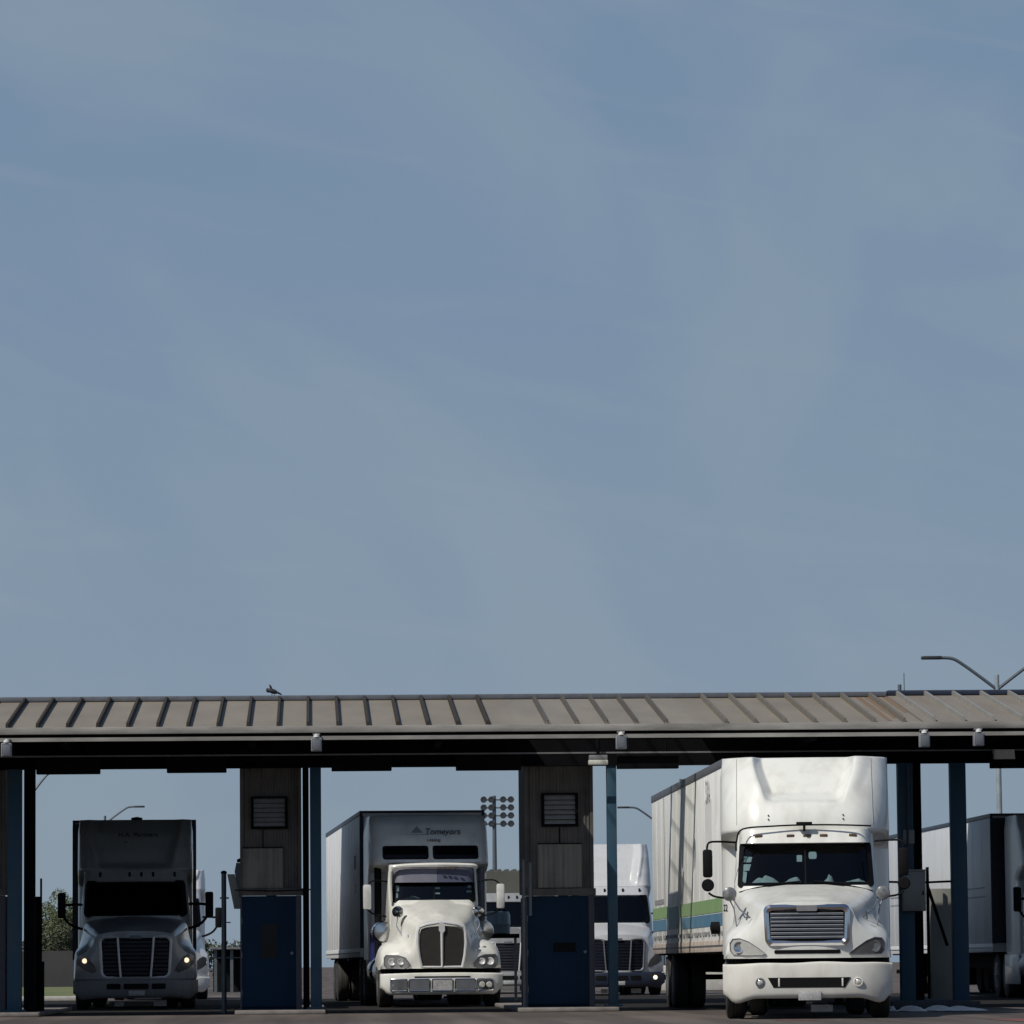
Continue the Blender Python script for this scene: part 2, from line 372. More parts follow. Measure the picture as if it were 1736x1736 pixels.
def body(name, m, root, hw, z0, z1, yf, yb, nx=36, nz=30, skip=None, topround=.0, ang=40):
    """a cab or sleeper: front face y=yf(x,z) over |x|<hw(z), sides run straight back to yb"""
    H = hw if callable(hw) else (lambda z: hw)
    mb = MB()
    zz = [lerp(z0, z1, j/nz) for j in range(nz+1)]
    def P(u, v):
        z = lerp(z0, z1, v); t = u*2-1; x = H(z)*math.copysign(abs(t)**.8, t)
        return (x, yf(x, z), z)
    mb.grid(P, nx, nz, (lambda u, v: skip(P(u, v)[0], P(u, v)[2])) if skip else None)
    for sx in (0, 1):
        mb.grid(lambda u, v: (P(sx, v)[0], lerp(P(sx, v)[1], yb, u), P(sx, v)[2]), 3, nz)
    mb.grid(lambda u, v: (P(u, 1)[0], lerp(P(u, 1)[1], yb, v), z1+topround*(1-(2*u-1)**2)*0), nx, 3)
    mb.grid(lambda u, v: (P(u, v)[0], yb, P(u, v)[2]), nx, nz)
    mb.grid(lambda u, v: (P(u, 0)[0], lerp(P(u, 0)[1], yb, v), z0), nx, 1)
    o = mb.build(name, m, root, ang=ang)
    bm = bmesh.new(); bm.from_mesh(o.data); bmesh.ops.remove_doubles(bm, verts=bm.verts[:], dist=.0008)
    bmesh.ops.recalc_face_normals(bm, faces=bm.faces[:]); bm.to_mesh(o.data); bm.free(); o.data.set_sharp_from_angle(angle=R(ang))
    return o

def corner(x, hw, r, d=None):
    d = d or r
    t = (abs(x)-(hw-r))/r
    return 0 if t <= 0 else d*(1-math.sqrt(max(0, 1-min(1, t)**2)))

def bumper(root, m, hw, z0, z1, y0=0, sweep=.28, sag=.06, name='bumper', pw=4, wob=0):
    st = 40; prof = []
    for i in range(st+1):
        x = hw*(2*i/st-1); a = abs(x)/hw; y = y0+sweep*a**pw
        zt = z1-.02*a**2+wob*math.sin(x*5.1)*math.cos(x*2.3); zb = z0-sag*ss(.6, .85, a)+.13*ss(.86, 1, a)
        prof.append([(x, y+.05, zt), (x, y+.012, zt-.015), (x, y, zt-.05), (x, y+.008, (zt+zb)/2), (x, y+.0, zb+.08), (x, y+.03, zb+.02), (x, y+.06, zb), (x, y+.3, zb), (x, y+.3, zt)])
    n = 9; mb = MB()
    mb.grid(lambda u, v: prof[round(u*st)][round(v*n) % n], st, n)
    mb.add(prof[0], [tuple(range(n))]); mb.add(prof[-1], [tuple(range(n-1, -1, -1))])
    return mb.build(name, m, root)

def chassis(root, paint, L=7.2, dark='chassis', tank='alu', hwheel=1.06, fwy=1.12, drive=(5.3, 6.6), tanks=True):
    MB().box(-.45, -.35, .5, L, .62, .92).box(.35, .45, .5, L, .62, .92).box(-.5, .5, .35, .7, .3, .85).box(-.95, .95, 1.0, 1.2, .45, .6)\
        .box(-1.05, 1.05, 1.75, 2.2, .32, .95).box(-1.0, 1.0, 2.2, 4.9, .38, .95).box(-.9, .9, 4.9, 7.0, .45, 1.0).box(-.5, .5, 5.2, 6.4, 1.0, 1.15).build('frame', dark, root)
    for sx in (-1, 1):
        wheel(root, sx*hwheel, fwy, .51, .29)
        for y in drive: dual(root, sx*1.08, y)
        if tanks:
            t = MB().lathe([(.05, 0), (.30, .02), (.33, .06), (.33, 1.3), (.30, 1.34), (.05, 1.36)], (sx*.92, 2.45, .72), 'y', 20).build('fuel_tank', tank, root)
            MB().box(sx*.75-.25, sx*1.2-.0 if sx > 0 else sx*.75+.25, 2.7, 3.4, .34, .39).build('step', 'alu', root)
    pieces('mud_flap', 'black', root, [(-1.2, -.55, 7.1, 7.13, .25, .95), (.55, 1.2, 7.1, 7.13, .25, .95)])

def mirror(root, s, x, y, ztop, h, w, arm_pts, m='black', lower=True, rnd=None, r=.016):
    mb = MB().box(s*x-w/2, s*x+w/2, y-.06, y+.06, ztop-h, ztop, .035)
    o = mb.build('mirror', m, root)
    MB().box(s*x-w/2+.015, s*x+w/2-.015, y+.061, y+.066, ztop-h+.02, ztop-.02).build('mirror_glass', 'chrome', o)
    if rnd:
        MB().lathe([(.02, -.05), (rnd*.8, -.05), (rnd, -.02), (rnd, .04), (.02, .05)], (s*x+.02*s*0, y, ztop-h-rnd-.02), 'y', 20).build('spot_mirror', m, o)
    for pts in arm_pts:
        MB().tube(catmull([(s*p[0], p[1], p[2]) for p in pts], 4), r, 8).build('mirror_arm', 'black', o)
    return o

def windscreen(root, wx, z0, z1, yf, m='glass', split=True, inset=.0, r=.06, top=-.04):
    mb = MB()
    def P(u, v):
        z = lerp(z0, z1, v); x = lerp(-1, 1, u)*wx*(1+top*v); return (x, yf(x, z)+inset, z)
    g = mb.grid(P, 16, 8).build('windscreen', m, root)
    po = rrect(-wx-.045, wx+.045, z0-.045, z1+.035, r, 6, top); pi = rrect(-wx+.025, wx-.025, z0+.03, z1-.03, r, 6, top)
    MB().ring(po, pi, lambda x, z: yf(x, z)-.012, .03).build('windscreen_seal', 'black', g)
    if split: MB().tube([(0, yf(0, z0)-.006, z0), (0, yf(0, z1)-.006, z1)], .012, 6).build('divider', 'black', g)
    return g

def cab_inside(root, wx, z0, y, depth, papers=()):
    o = MB().box(-wx-.02, wx+.02, y+depth, y+depth+.03, z0-.6, z0+.72).box(-wx-.02, wx+.02, y-.05, y+.45, z0-.35, z0+.0).box(-wx-.03, -wx-.01, y+.38, y+depth, z0-.6, z0+.72)\
        .box(wx+.01, wx+.03, y+.38, y+depth, z0-.6, z0+.72).box(-wx, wx, y+.45, y+depth, z0+.70, z0+.72).build('cab_interior', 'inside', root)
    pieces('seat', 'inside', o, [(-.75, -.25, y+.9, y+1.05, z0-.3, z0+.45), (.25, .75, y+.9, y+1.05, z0-.3, z0+.45)], .06)
    a = MB()
    ring = [(.5+.22*math.cos(t*math.pi/8), y+.5+.08*math.sin(t*math.pi/8), z0+.02+.2*math.sin(t*math.pi/8)) for t in range(17)]
    a.tube(ring, .018, 6).build('steering_wheel', 'black', o)
    for q, (x0, x1, yy, h, tilt) in enumerate(papers):
        mb = MB(); rn = random.Random(q+3)
        for k in range(4):   # loose stack of crumpled sheets
            a0 = lerp(x0, x1, rn.random()*.35); a1 = lerp(x0, x1, .65+rn.random()*.35); hh = h*rn.uniform(.5, 1.5); ph = rn.random()*6
            mb.grid(lambda u, v: (lerp(a0, a1, u)+.03*v, yy-.02*k+.16*v, z0+.01+.008*k+hh*v*(.75+.25*math.sin(u*4+ph))*min(1, .25+3*u, .25+3*(1-u))), 14, 4)
        mb.build('papers', 'paper', o)
    return o

WH = (.80, .79, .75)
# ---- white truck with a moulded roof pocket (nearest, right-hand lane)
def tractor_pocket(root):
    paint = 'white'
    fy = lambda x: .30*(abs(x)/1.2)**2.4
    secs = [(.10, [(0, 1.70), (.35, 1.69), (.62, 1.62), (.74, 1.40), (.88, 1.27), (1.03, 1.19), (1.16, 1.08), (1.20, .88)]),
            (.50, [(0, 1.75), (.40, 1.735), (.70, 1.66), (.84, 1.45), (.97, 1.36), (1.10, 1.29), (1.20, 1.16), (1.22, .88)]),
            (1.2, [(0, 1.85), (.5, 1.83), (.83, 1.74), (.94, 1.55), (1.04, 1.42), (1.14, 1.33), (1.21, 1.2), (1.23, .95)]),
            (1.9, [(0, 1.95), (.6, 1.94), (.97, 1.87), (1.06, 1.62), (1.11, 1.38), (1.15, 1.25), (1.2, 1.1), (1.2, .95)])]
    h = hood(root, secs, fy, .88, paint)
    ny = lambda x, z: .10+fy(x)-.035*math.sin(math.pi*max(0, min(1, (1.7-z)/.82)))*.9
    # grille
    gy = lambda x, z: ny(x, z)-.03
    po = rrect(-.61, .61, 1.06, 1.66, .10, 6, .04); pi = rrect(-.535, .535, 1.135, 1.575, .06, 6, .04)
    g = MB().ring(po, pi, gy, .05, .03).build('grille', 'chrome', root)
    MB().plate(rrect(-.54, .54, 1.13, 1.58, .06, 5, .04), lambda x, z: gy(x, z)+.02, .01).build('grille_backing', 'black', g)
    mb = MB()
    for k in range(7):
        z = 1.165+k*.056; mb.grid(lambda u, v: (lerp(-.53, .53, u), gy(lerp(-.53, .53, u), z)+(.012 if v < .5 else -.008)*1.0, z+.034*v), 10, 3)
    mb.build('grille_bars', 'alu', g)
    MB().plate(rrect(-.15, .15, 1.56, 1.645, .02), lambda x, z: gy(x, z)-.034, .03).build('badge', 'steel_line', g)
    MB().plate(rrect(-.48, .48, .945, 1.0, .02), lambda x, z: ny(x, z)-.006, .02).build('hood_vent', 'black', root)
    # headlights
    for sx in (-1, 1):
        pl = [(sx*a, b) for a, b in ((1.115, 1.0), (1.12, 1.10), (1.08, 1.155), (.98, 1.165), (.86, 1.12), (.72, 1.03), (.62, .955), (.66, .935), (.9, .935), (1.07, .945))]
        if sx < 0: pl = pl[::-1]
        ce = (sx*.92, 1.04)
        po = [(ce[0]+(x-ce[0])*1.07, ce[1]+(z-ce[1])*1.13) for x, z in pl]
        l = MB().plate(pl, lambda x, z: ny(x, z)-.02, .04).build('headlight', 'lens' if sx < 0 else 'lens_dark', root)
        MB().ring(po, pl, lambda x, z: ny(x, z)-.026, .03, .004).build('headlight_trim', 'rail_grey', l)
        MB().lathe([(.085, 0), (.075, -.012), (.055, -.004), (.005, .012)], (sx*.99, ny(.99, 1.04)-.03, 1.045), 'y', 18).build('reflector', 'chrome' if sx < 0 else 'lens_dark', l)
    # bumper
    b = bumper(root, 'bumper_white', 1.235, .30, .82, 0, .34, .07, pw=4, wob=.012)
    by = lambda x, z: .34*(abs(x)/1.235)**4
    MB().plate([(-.58, .60), (-.50, .455), (.54, .455), (.62, .60)], lambda x, z: by(x, z)-.004, .02).build('air_intake', 'black', b)
    pieces('intake_strut', 'bumper_white', b, [(-.43, -.405, -.012, .01, .47, .59), (.49, .515, -.012, .01, .47, .59)], .005)
    for x in (-.69, .73):
        MB().lathe([(.07, .0), (.07, -.012), (.055, -.016), (.05, .0), (.01, .0)], (x, by(x, 0)-.002, .53), 'y', 18).build('fog_lamp', 'rail_grey' if x < 0 else 'bumper_white', b)
        MB().lathe([(.045, 0), (.03, -.012), (.003, -.016)], (x, by(x, 0)-.006, .53), 'y', 16).build('fog_lens', 'lens', b)
    MB().box(-.14, .19, -.03, -.012, .27, .405, .006).build('number_plate', 'plate', b)
    MB().box(.04, .36, .5, .52, .10, .20).build('mud_flap', 'plate', root)
    # cab
    yc = lambda x, z: 1.86+.55*ss(1.0, 3.0, z)*1.0+max(0, z-1.92)*.42+corner(x, 1.06, .3, .32)+.06*(x/1.0)**2
    WX, Z0, Z1 = .985, 1.985, 2.60
    body('cab', paint, root, lambda z: 1.08-.05*ss(1.9, 2.8, z), .9, 2.82, yc, 3.4, 44, 36, skip=lambda x, z: abs(x) < WX*(1-.035*(z-Z0)/.6) and Z0 < z < Z1)
    windscreen(root, WX, Z0, Z1, yc, top=-.035)
    cab_inside(root, .93, Z0, 2.35, 1.0, [(-.86, -.35, 2.36, .10, 0), (-.36, -.02, 2.36, .07, 0), (.22, .42, 2.36, .09, 0), (.52, .9, 2.36, .05, 0)])
    for pl in (rrect(-.13, -.05, 2.33, 2.43, .01), rrect(.05, .17, 2.37, 2.48, .03), [(-.95, 2.33), (-.82, 2.33), (-.80, 2.41), (-.95, 2.42)], [(-.95, 2.2), (-.85, 2.2), (-.82, 2.3), (-.95, 2.3)], [(-.96, 2.02), (-.9, 2.02), (-.88, 2.18), (-.95, 2.2)]):
        MB().plate(pl, lambda x, z: yc(x, z)+.012, .003).build('sticker', 'paper', root)
    for x0, x1 in ((-.62, -.05), (.66, .12)): MB().tube([(x0, yc(x0, 1.99)-.035, 1.985), (x1, yc(x1, 2.03)-.03, 2.03)], .012, 6).build('wiper', 'black', root)
    MB().tube([(x*1.0, 1.895+.0*x, 1.955-.30*max(0, abs(x)-.62)**1.3) for x in [-1.0+.1*i for i in range(21)]], .010, 6).build('hood_gap', 'black', root)
    # visor with five marker lamps
    yv = lambda x, z: yc(x, 2.6)-.16+.5*(z-2.6)+corner(x, 1.0, .2, .15)
    v = body('sun_visor', paint, root, lambda z: 1.0-.04*ss(2.72, 2.83, z), 2.615, 2.82, yv, 2.95, 30, 6)
    for x in (-.70, -.22, .03, .28, .72):
        MB().box(x-.058, x+.058, yv(x, 2.72)-.014, yv(x, 2.72)+.01, 2.70, 2.745, .008).build('marker_lamp', 'amber', v)
    MB().tube(catmull([(-1.04, 2.42, 2.50), (-1.03, 2.42, 2.66), (-.94, 2.5, 2.83), (-.5, 2.52, 2.87), (0, 2.53, 2.885), (.5, 2.52, 2.88), (1.0, 2.5, 2.86)], 5), .014, 6).build('roof_seal', 'black', v)
    MB().box(-.13, .11, 2.46, 2.56, 2.875, 2.93, .01).box(-.03, .01, 2.45, 2.55, 2.79, 2.88).build('camera', 'black', v)
    # sleeper and roof fairing with the hollow in it
    def yfair(x, z):
        a = abs(x)
        base = 3.4 if z < 2.55 else lerp(3.4, 2.64, ss(2.55, 2.82, z))+.92*max(0, (z-2.82)/1.15)**1.7
        w = lerp(.56, .74, ss(3.22, 3.95, z))
        pocket = .36*(1-ss(w-.10, w+.06, a))*ss(3.20, 3.42, z)
        rib = -.05*(1-ss(.0, .2, abs(a-w-.10)))*ss(3.25, 3.6, z)
        return base+pocket+rib+corner(x, 1.29, .62, .72)+.10*x*x
    body('sleeper', paint, root, lambda z: 1.29-.03*ss(3.6, 3.97, z), .95, 3.965, yfair, 5.35, 150, 120, ang=75)
    for x in (-1.03, 1.03): MB().tube([(x, yfair(x, z)-.001, z) for z in [2.9+.04*i for i in range(27)]], .006, 6).build('fairing_seam', 'ink_grey', root)
    for x in (-.55, .58):
        for z in (2.98, 3.04): MB().lathe([(.012, 0), (.012, -.02), (.004, -.025)], (x, yfair(x, z)-.002, z), 'y', 8).build('bolt', 'ink', root)
    # mirrors, hood mirrors
    for s in (-1, 1):
        mirror(root, s, 1.47, 2.2, 2.52, .42, .145, [[(1.05, 2.45, 2.63), (1.3, 2.3, 2.64), (1.45, 2.2, 2.62), (1.48, 2.2, 2.5)], [(1.46, 2.2, 1.87), (1.35, 2.2, 1.81), (1.06, 2.2, 1.78)]], rnd=.095)
        hm = MB().lathe([(.02, .06), (.08, .05), (.105, 0), (.10, -.03), (.06, -.05), (.01, -.055)], (s*1.13, 1.0, 1.83), 'y', 20).build('hood_mirror', 'mirror_glass', root)
        MB().tube([(s*1.13, 1.0, 1.75), (s*1.07, .98, 1.62), (s*1.03, .72, 1.35)], .011, 6).tube([(s*1.07, 1.0, 1.74), (s*.98, .8, 1.6), (s*.80, .55, 1.46)], .011, 6).build('mirror_bracket', 'rail_grey', hm)
        MB().tube([(s*.86, .42, 1.56), (s*.88, .45, 1.44)], .012, 6).build('hood_latch', 'rail_grey', root)
    xa = -1.235; dy = (yfair(xa+.005, 1.66)-yfair(xa-.005, 1.66))/.01
    text('22', 'number', 'ink', root, (xa, yfair(xa, 1.66)-.012, 1.66), .15, .003, (math.pi/2, 0, math.atan(dy)), sx=1.3)
    chassis(root, paint, fwy=1.15)
    MB().tube([(-1.02, 3.32, 1.1), (-1.02, 3.32, 4.1)], .0, 6) if False else None

# ---- white truck with twin sleeper windows and tall split grille (middle lane)
def tractor_classic(root):
    paint = 'white'
    fy = lambda x: .05*ss(.35, .6, abs(x))+.26*ss(.5, 1.25, abs(x))
    secs = [(.10, [(0, 1.70), (.28, 1.68), (.46, 1.60), (.53, 1.30), (.62, 1.10), (.80, 1.08), (1.02, 1.04), (1.15, .95), (1.19, .74)]),
            (.50, [(0, 1.79), (.32, 1.77), (.55, 1.68), (.63, 1.42), (.72, 1.28), (.88, 1.27), (1.06, 1.22), (1.18, 1.08), (1.21, .74)]),
            (1.1, [(0, 1.92), (.42, 1.90), (.67, 1.80), (.76, 1.55), (.84, 1.37), (.97, 1.31), (1.09, 1.25), (1.19, 1.1), (1.21, .8)]),
            (1.9, [(0, 2.08), (.6, 2.06), (.83, 1.97), (.88, 1.65), (.92, 1.38), (.99, 1.25), (1.08, 1.15), (1.18, 1.0), (1.19, .8)])]
    hood(root, secs, fy, .76, paint, .045, (.07, .36))
    ny = lambda x, z: .10+fy(x)-.035*math.sin(math.pi*max(0, min(1, (1.7-z)/.94)))*.9
    gy = lambda x, z: .045-.02*(1-abs(x)/.5)
    for sx in (-1, 1):
        o = [(sx*.02, .80), (sx*.02, 1.585), (sx*.12, 1.575), (sx*.30, 1.55), (sx*.40, 1.52), (sx*.425, 1.42), (sx*.43, 1.2), (sx*.415, 1.0), (sx*.38, .80)]
        MB().plate(o if sx < 0 else o[::-1], gy, .03).build('grille', 'grille_dark', root)
    fr = [(-.40, .78), (-.45, 1.0), (-.475, 1.25), (-.465, 1.48), (-.43, 1.57), (-.3, 1.615), (0, 1.66), (.3, 1.615), (.43, 1.57), (.465, 1.48), (.475, 1.25), (.45, 1.0), (.40, .78)]
    MB().tube([(x, gy(x, z)-.005, z) for x, z in fr], .032, 8).tube([(-.41, .035, .79), (.41, .035, .79)], .02, 8).build('grille_surround', 'frame_chrome', root)
    MB().tube([(0, .018, .79), (0, .015, 1.5)], [.022, .03], 8).plate([(-.055, 1.62), (-.06, 1.50), (0, 1.42), (.06, 1.50), (.055, 1.62), (0, 1.66)], -.012, .03).build('badge_bar', 'frame_chrome', root)
    for sx in (-1, 1):
        pl = [(sx*a, b) for a, b in ((.66, .80), (.65, .87), (.72, .965), (.85, 1.01), (1.06, 1.015), (1.10, .97), (1.10, .84), (1.05, .785), (.75, .775))]
        if sx > 0: pl = pl[::-1]
        c = (sx*.88, .9)
        po = [(c[0]+(x-c[0])*1.10, c[1]+(z-c[1])*1.18) for x, z in pl]
        l = MB().plate(pl, lambda x, z: ny(x, z)-.040, .05).build('headlight', 'lens_mid', root)
        MB().ring(po, pl, lambda x, z: ny(x, z)-.040, .05, .006).build('headlight_trim', 'rail_grey', l)
        for cx, rr in ((.80, .065), (.97, .075)):
            MB().lathe([(rr, .01), (rr, -.006), (rr*.86, -.008), (rr*.7, .0), (.005, .004)], (sx*cx, ny(cx, .9)-.058, .895), 'y', 16).build('lamp_bowl', 'frame_chrome', l)
    MB().plate([(.72, 1.115), (.90, 1.17), (.89, 1.195), (.72, 1.14)], lambda x, z: ny(x, z)-.012+.17, .02).build('turn_marker', 'amber', root)
    b = bumper(root, 'white', 1.2, .25, .68, -.06, .22, .0, pw=5)
    by = lambda x, z: -.06+.22*(abs(x)/1.2)**5-.004
    for x0, x1, m in ((-1.0, -.70, 'lens_dark'), (-.64, -.26, 'rail_grey'), (-.19, .19, 'plate'), (.26, .64, 'rail_grey'), (.70, 1.0, 'lens_dark')):
        o = MB().plate(rrect(x0, x1, .34, .54, .03), by, .015).build('bumper_recess' if m != 'plate' else 'number_plate', m, b)
        MB().ring(rrect(x0-.025, x1+.025, .315, .565, .04), rrect(x0, x1, .34, .54, .03), by, .02, .006).build('recess_trim', 'chrome', o)
        if m == 'lens_dark':
            for k in (-.07, .07): MB().lathe([(.06, 0), (.05, -.012), (.004, -.015)], ((x0+x1)/2+k, by(x0, 0)-.003, .44), 'y', 14).build('fog_lamp', 'lens', o)
    MB().plate(rrect(-.55, .55, .585, .61, .01), by, .015).build('bumper_slot', 'black', b)
    # cab
    yc = lambda x, z: 1.86+max(0, z-2.0)*.32+corner(x, .9, .2, .2)+.10*(x/.85)**2
    WX, Z0, Z1 = .80, 2.12, 2.76
    body('cab', paint, root, lambda z: .90-.03*ss(2, 2.9, z), .85, 2.84, yc, 3.3, 40, 36, skip=lambda x, z: abs(x) < WX*(1-.03*(z-Z0)/.6) and Z0 < z < Z1)
    windscreen(root, WX, Z0, Z1, yc, top=-.03)
    cab_inside(root, .78, Z0, 2.3, .96, [(-.65, -.2, 2.32, .06, 0)])
    for pl in (rrect(.0, .12, 2.24, 2.27, .01), rrect(.0, .12, 2.34, 2.38, .01), rrect(-.77, -.70, 2.30, 2.42, .02), rrect(-.77, -.72, 2.17, 2.27, .02), rrect(.68, .76, 2.36, 2.41, .01), rrect(.66, .76, 2.27, 2.31, .01)): MB().plate(pl, lambda x, z: yc(x, z)+.012, .003).build('sticker', 'paper', root)
    yv = lambda x, z: yc(x, 2.7)-.20+(z-2.5)*.25+corner(x, .86, .2, .15)
    for x0, x1, m in ((-.80, .06, 'visor_l'), (.065, .80, 'visor_d')):
        MB().grid(lambda u, v: (lerp(x0, x1, u), yv(lerp(x0, x1, u), lerp(2.475, 2.77, v)), lerp(2.475, 2.77, v)), 8, 3).grid(lambda u, v: (lerp(x0, x1, u), yv(lerp(x0, x1, u), lerp(2.475, 2.77, v))+.012, lerp(2.475, 2.77, v)), 8, 3).build('sun_visor', m, root)
    MB().tube(catmull([(-.87, 1.98, 2.1), (-.88, 2.0, 2.55), (-.84, 1.98, 2.74), (-.72, 1.92, 2.80), (0, 1.86, 2.825), (.72, 1.92, 2.81), (.86, 1.98, 2.78)], 5), .042, 8).build('roof_lip', 'white', root)
    pieces('marker_lamp', 'amber', root, [(x-.03, x+.03, 1.80, 1.84, 2.735, 2.765) for x in (.10, .20, .30, .42)], .006)
    def ysl(x, z):
        base = interp([(.9, 3.3), (2.7, 3.3), (2.86, 2.75), (3.0, 2.78), (3.4, 3.0), (3.7, 3.25), (3.87, 3.55)], z)
        return base+corner(x, 1.21, .3, .4)+.05*x*x
    w = lambda x, z: any(abs(x-c) < .47*(1+.0*(z-3)) and 2.965 < z < 3.225 for c in (-.54, .555))
    body('sleeper', paint, root, lambda z: 1.21-.04*ss(3.5, 3.9, z), .95, 3.87, ysl, 5.3, 60, 60)
    for c in (-.50, .515):
        po = rrect(c-.47, c+.46, 2.955, 3.235, .06); s2 = lambda x, z: ysl(x, z)-.012
        g = MB(); g.grid(lambda u, v: (lerp(c-.46, c+.45, u), ysl(lerp(c-.46, c+.45, u), lerp(2.965, 3.225, v))-.008, lerp(2.965, 3.225, v)), 12, 4)
        o = g.build('sleeper_window', 'darkglass', root)
        MB().ring(po, rrect(c-.43, c+.42, 2.985, 3.205, .05), s2, .02, .0).build('window_seal', 'black', o)
    text('Tomeyors', 'lettering', 'ink', root, (.26, ysl(.3, 3.5)-.03, 3.52), .19, .004, (math.pi/2-.42, 0, 0), .25, sx=.92)
    text('Leasing', 'lettering', 'ink', root, (.07, ysl(.1, 3.34)-.025, 3.35), .10, .004, (math.pi/2-.42, 0, 0), .2, sx=.95)
    mb = MB().plate([(-.62, 3.47), (.0, 3.455), (.0, 3.47)], lambda x, z: ysl(x, z)-.012, .006).plate([(-.38, 3.50), (-.25, 3.64), (-.13, 3.50)], lambda x, z: ysl(x, z)-.010, .004)
    mb.build('emblem', 'ink_grey', root)
    for s in (-1, 1):
        mirror(root, s, 1.34, 2.0, 2.44, .50, .16, [[(.92, 2.2, 2.5), (1.2, 2.05, 2.52), (1.34, 2.0, 2.42)], [(1.34, 2.0, 1.95), (1.2, 2.05, 1.85), (.95, 2.1, 1.8)]], m='mirror_white')
        hm = MB().lathe([(.02, .07), (.09, .05), (.115, 0), (.10, -.04), (.01, -.06)], (s*.80, .95, 1.88), 'y', 18).build('hood_mirror', 'chrome', root)
        MB().tube([(s*.80, .95, 1.78), (s*.82, .92, 1.6), (s*.72, .8, 1.4)], .014, 6).tube([(s*.62, .5, 1.42), (s*.6, .45, 1.3)], .02, 6).build('mirror_bracket', 'chrome', hm)
        MB().tube([(s*1.05, 3.15, .8), (s*1.05, 3.15, 2.85)], .075, 12).build('exhaust_stack', 'black' if s < 0 else 'rail_grey', root)
        MB().lathe([(.02, .0), (.2, .02), (.22, .1), (.22, .6), (.02, .62)], (s*1.0, 2.1, 1.5), 'y', 16).build('air_cleaner', 'chrome', root)
    MB().box(-1.19, -1.0, 3.4, 5.0, .7, 1.5, .04).build('side_fairing', 'blue_fair', root)
    MB().box(1.0, 1.19, 3.4, 5.0, .7, 1.3, .04).build('side_fairing', 'white', root)
    chassis(root, paint, tank='chrome', fwy=1.05)

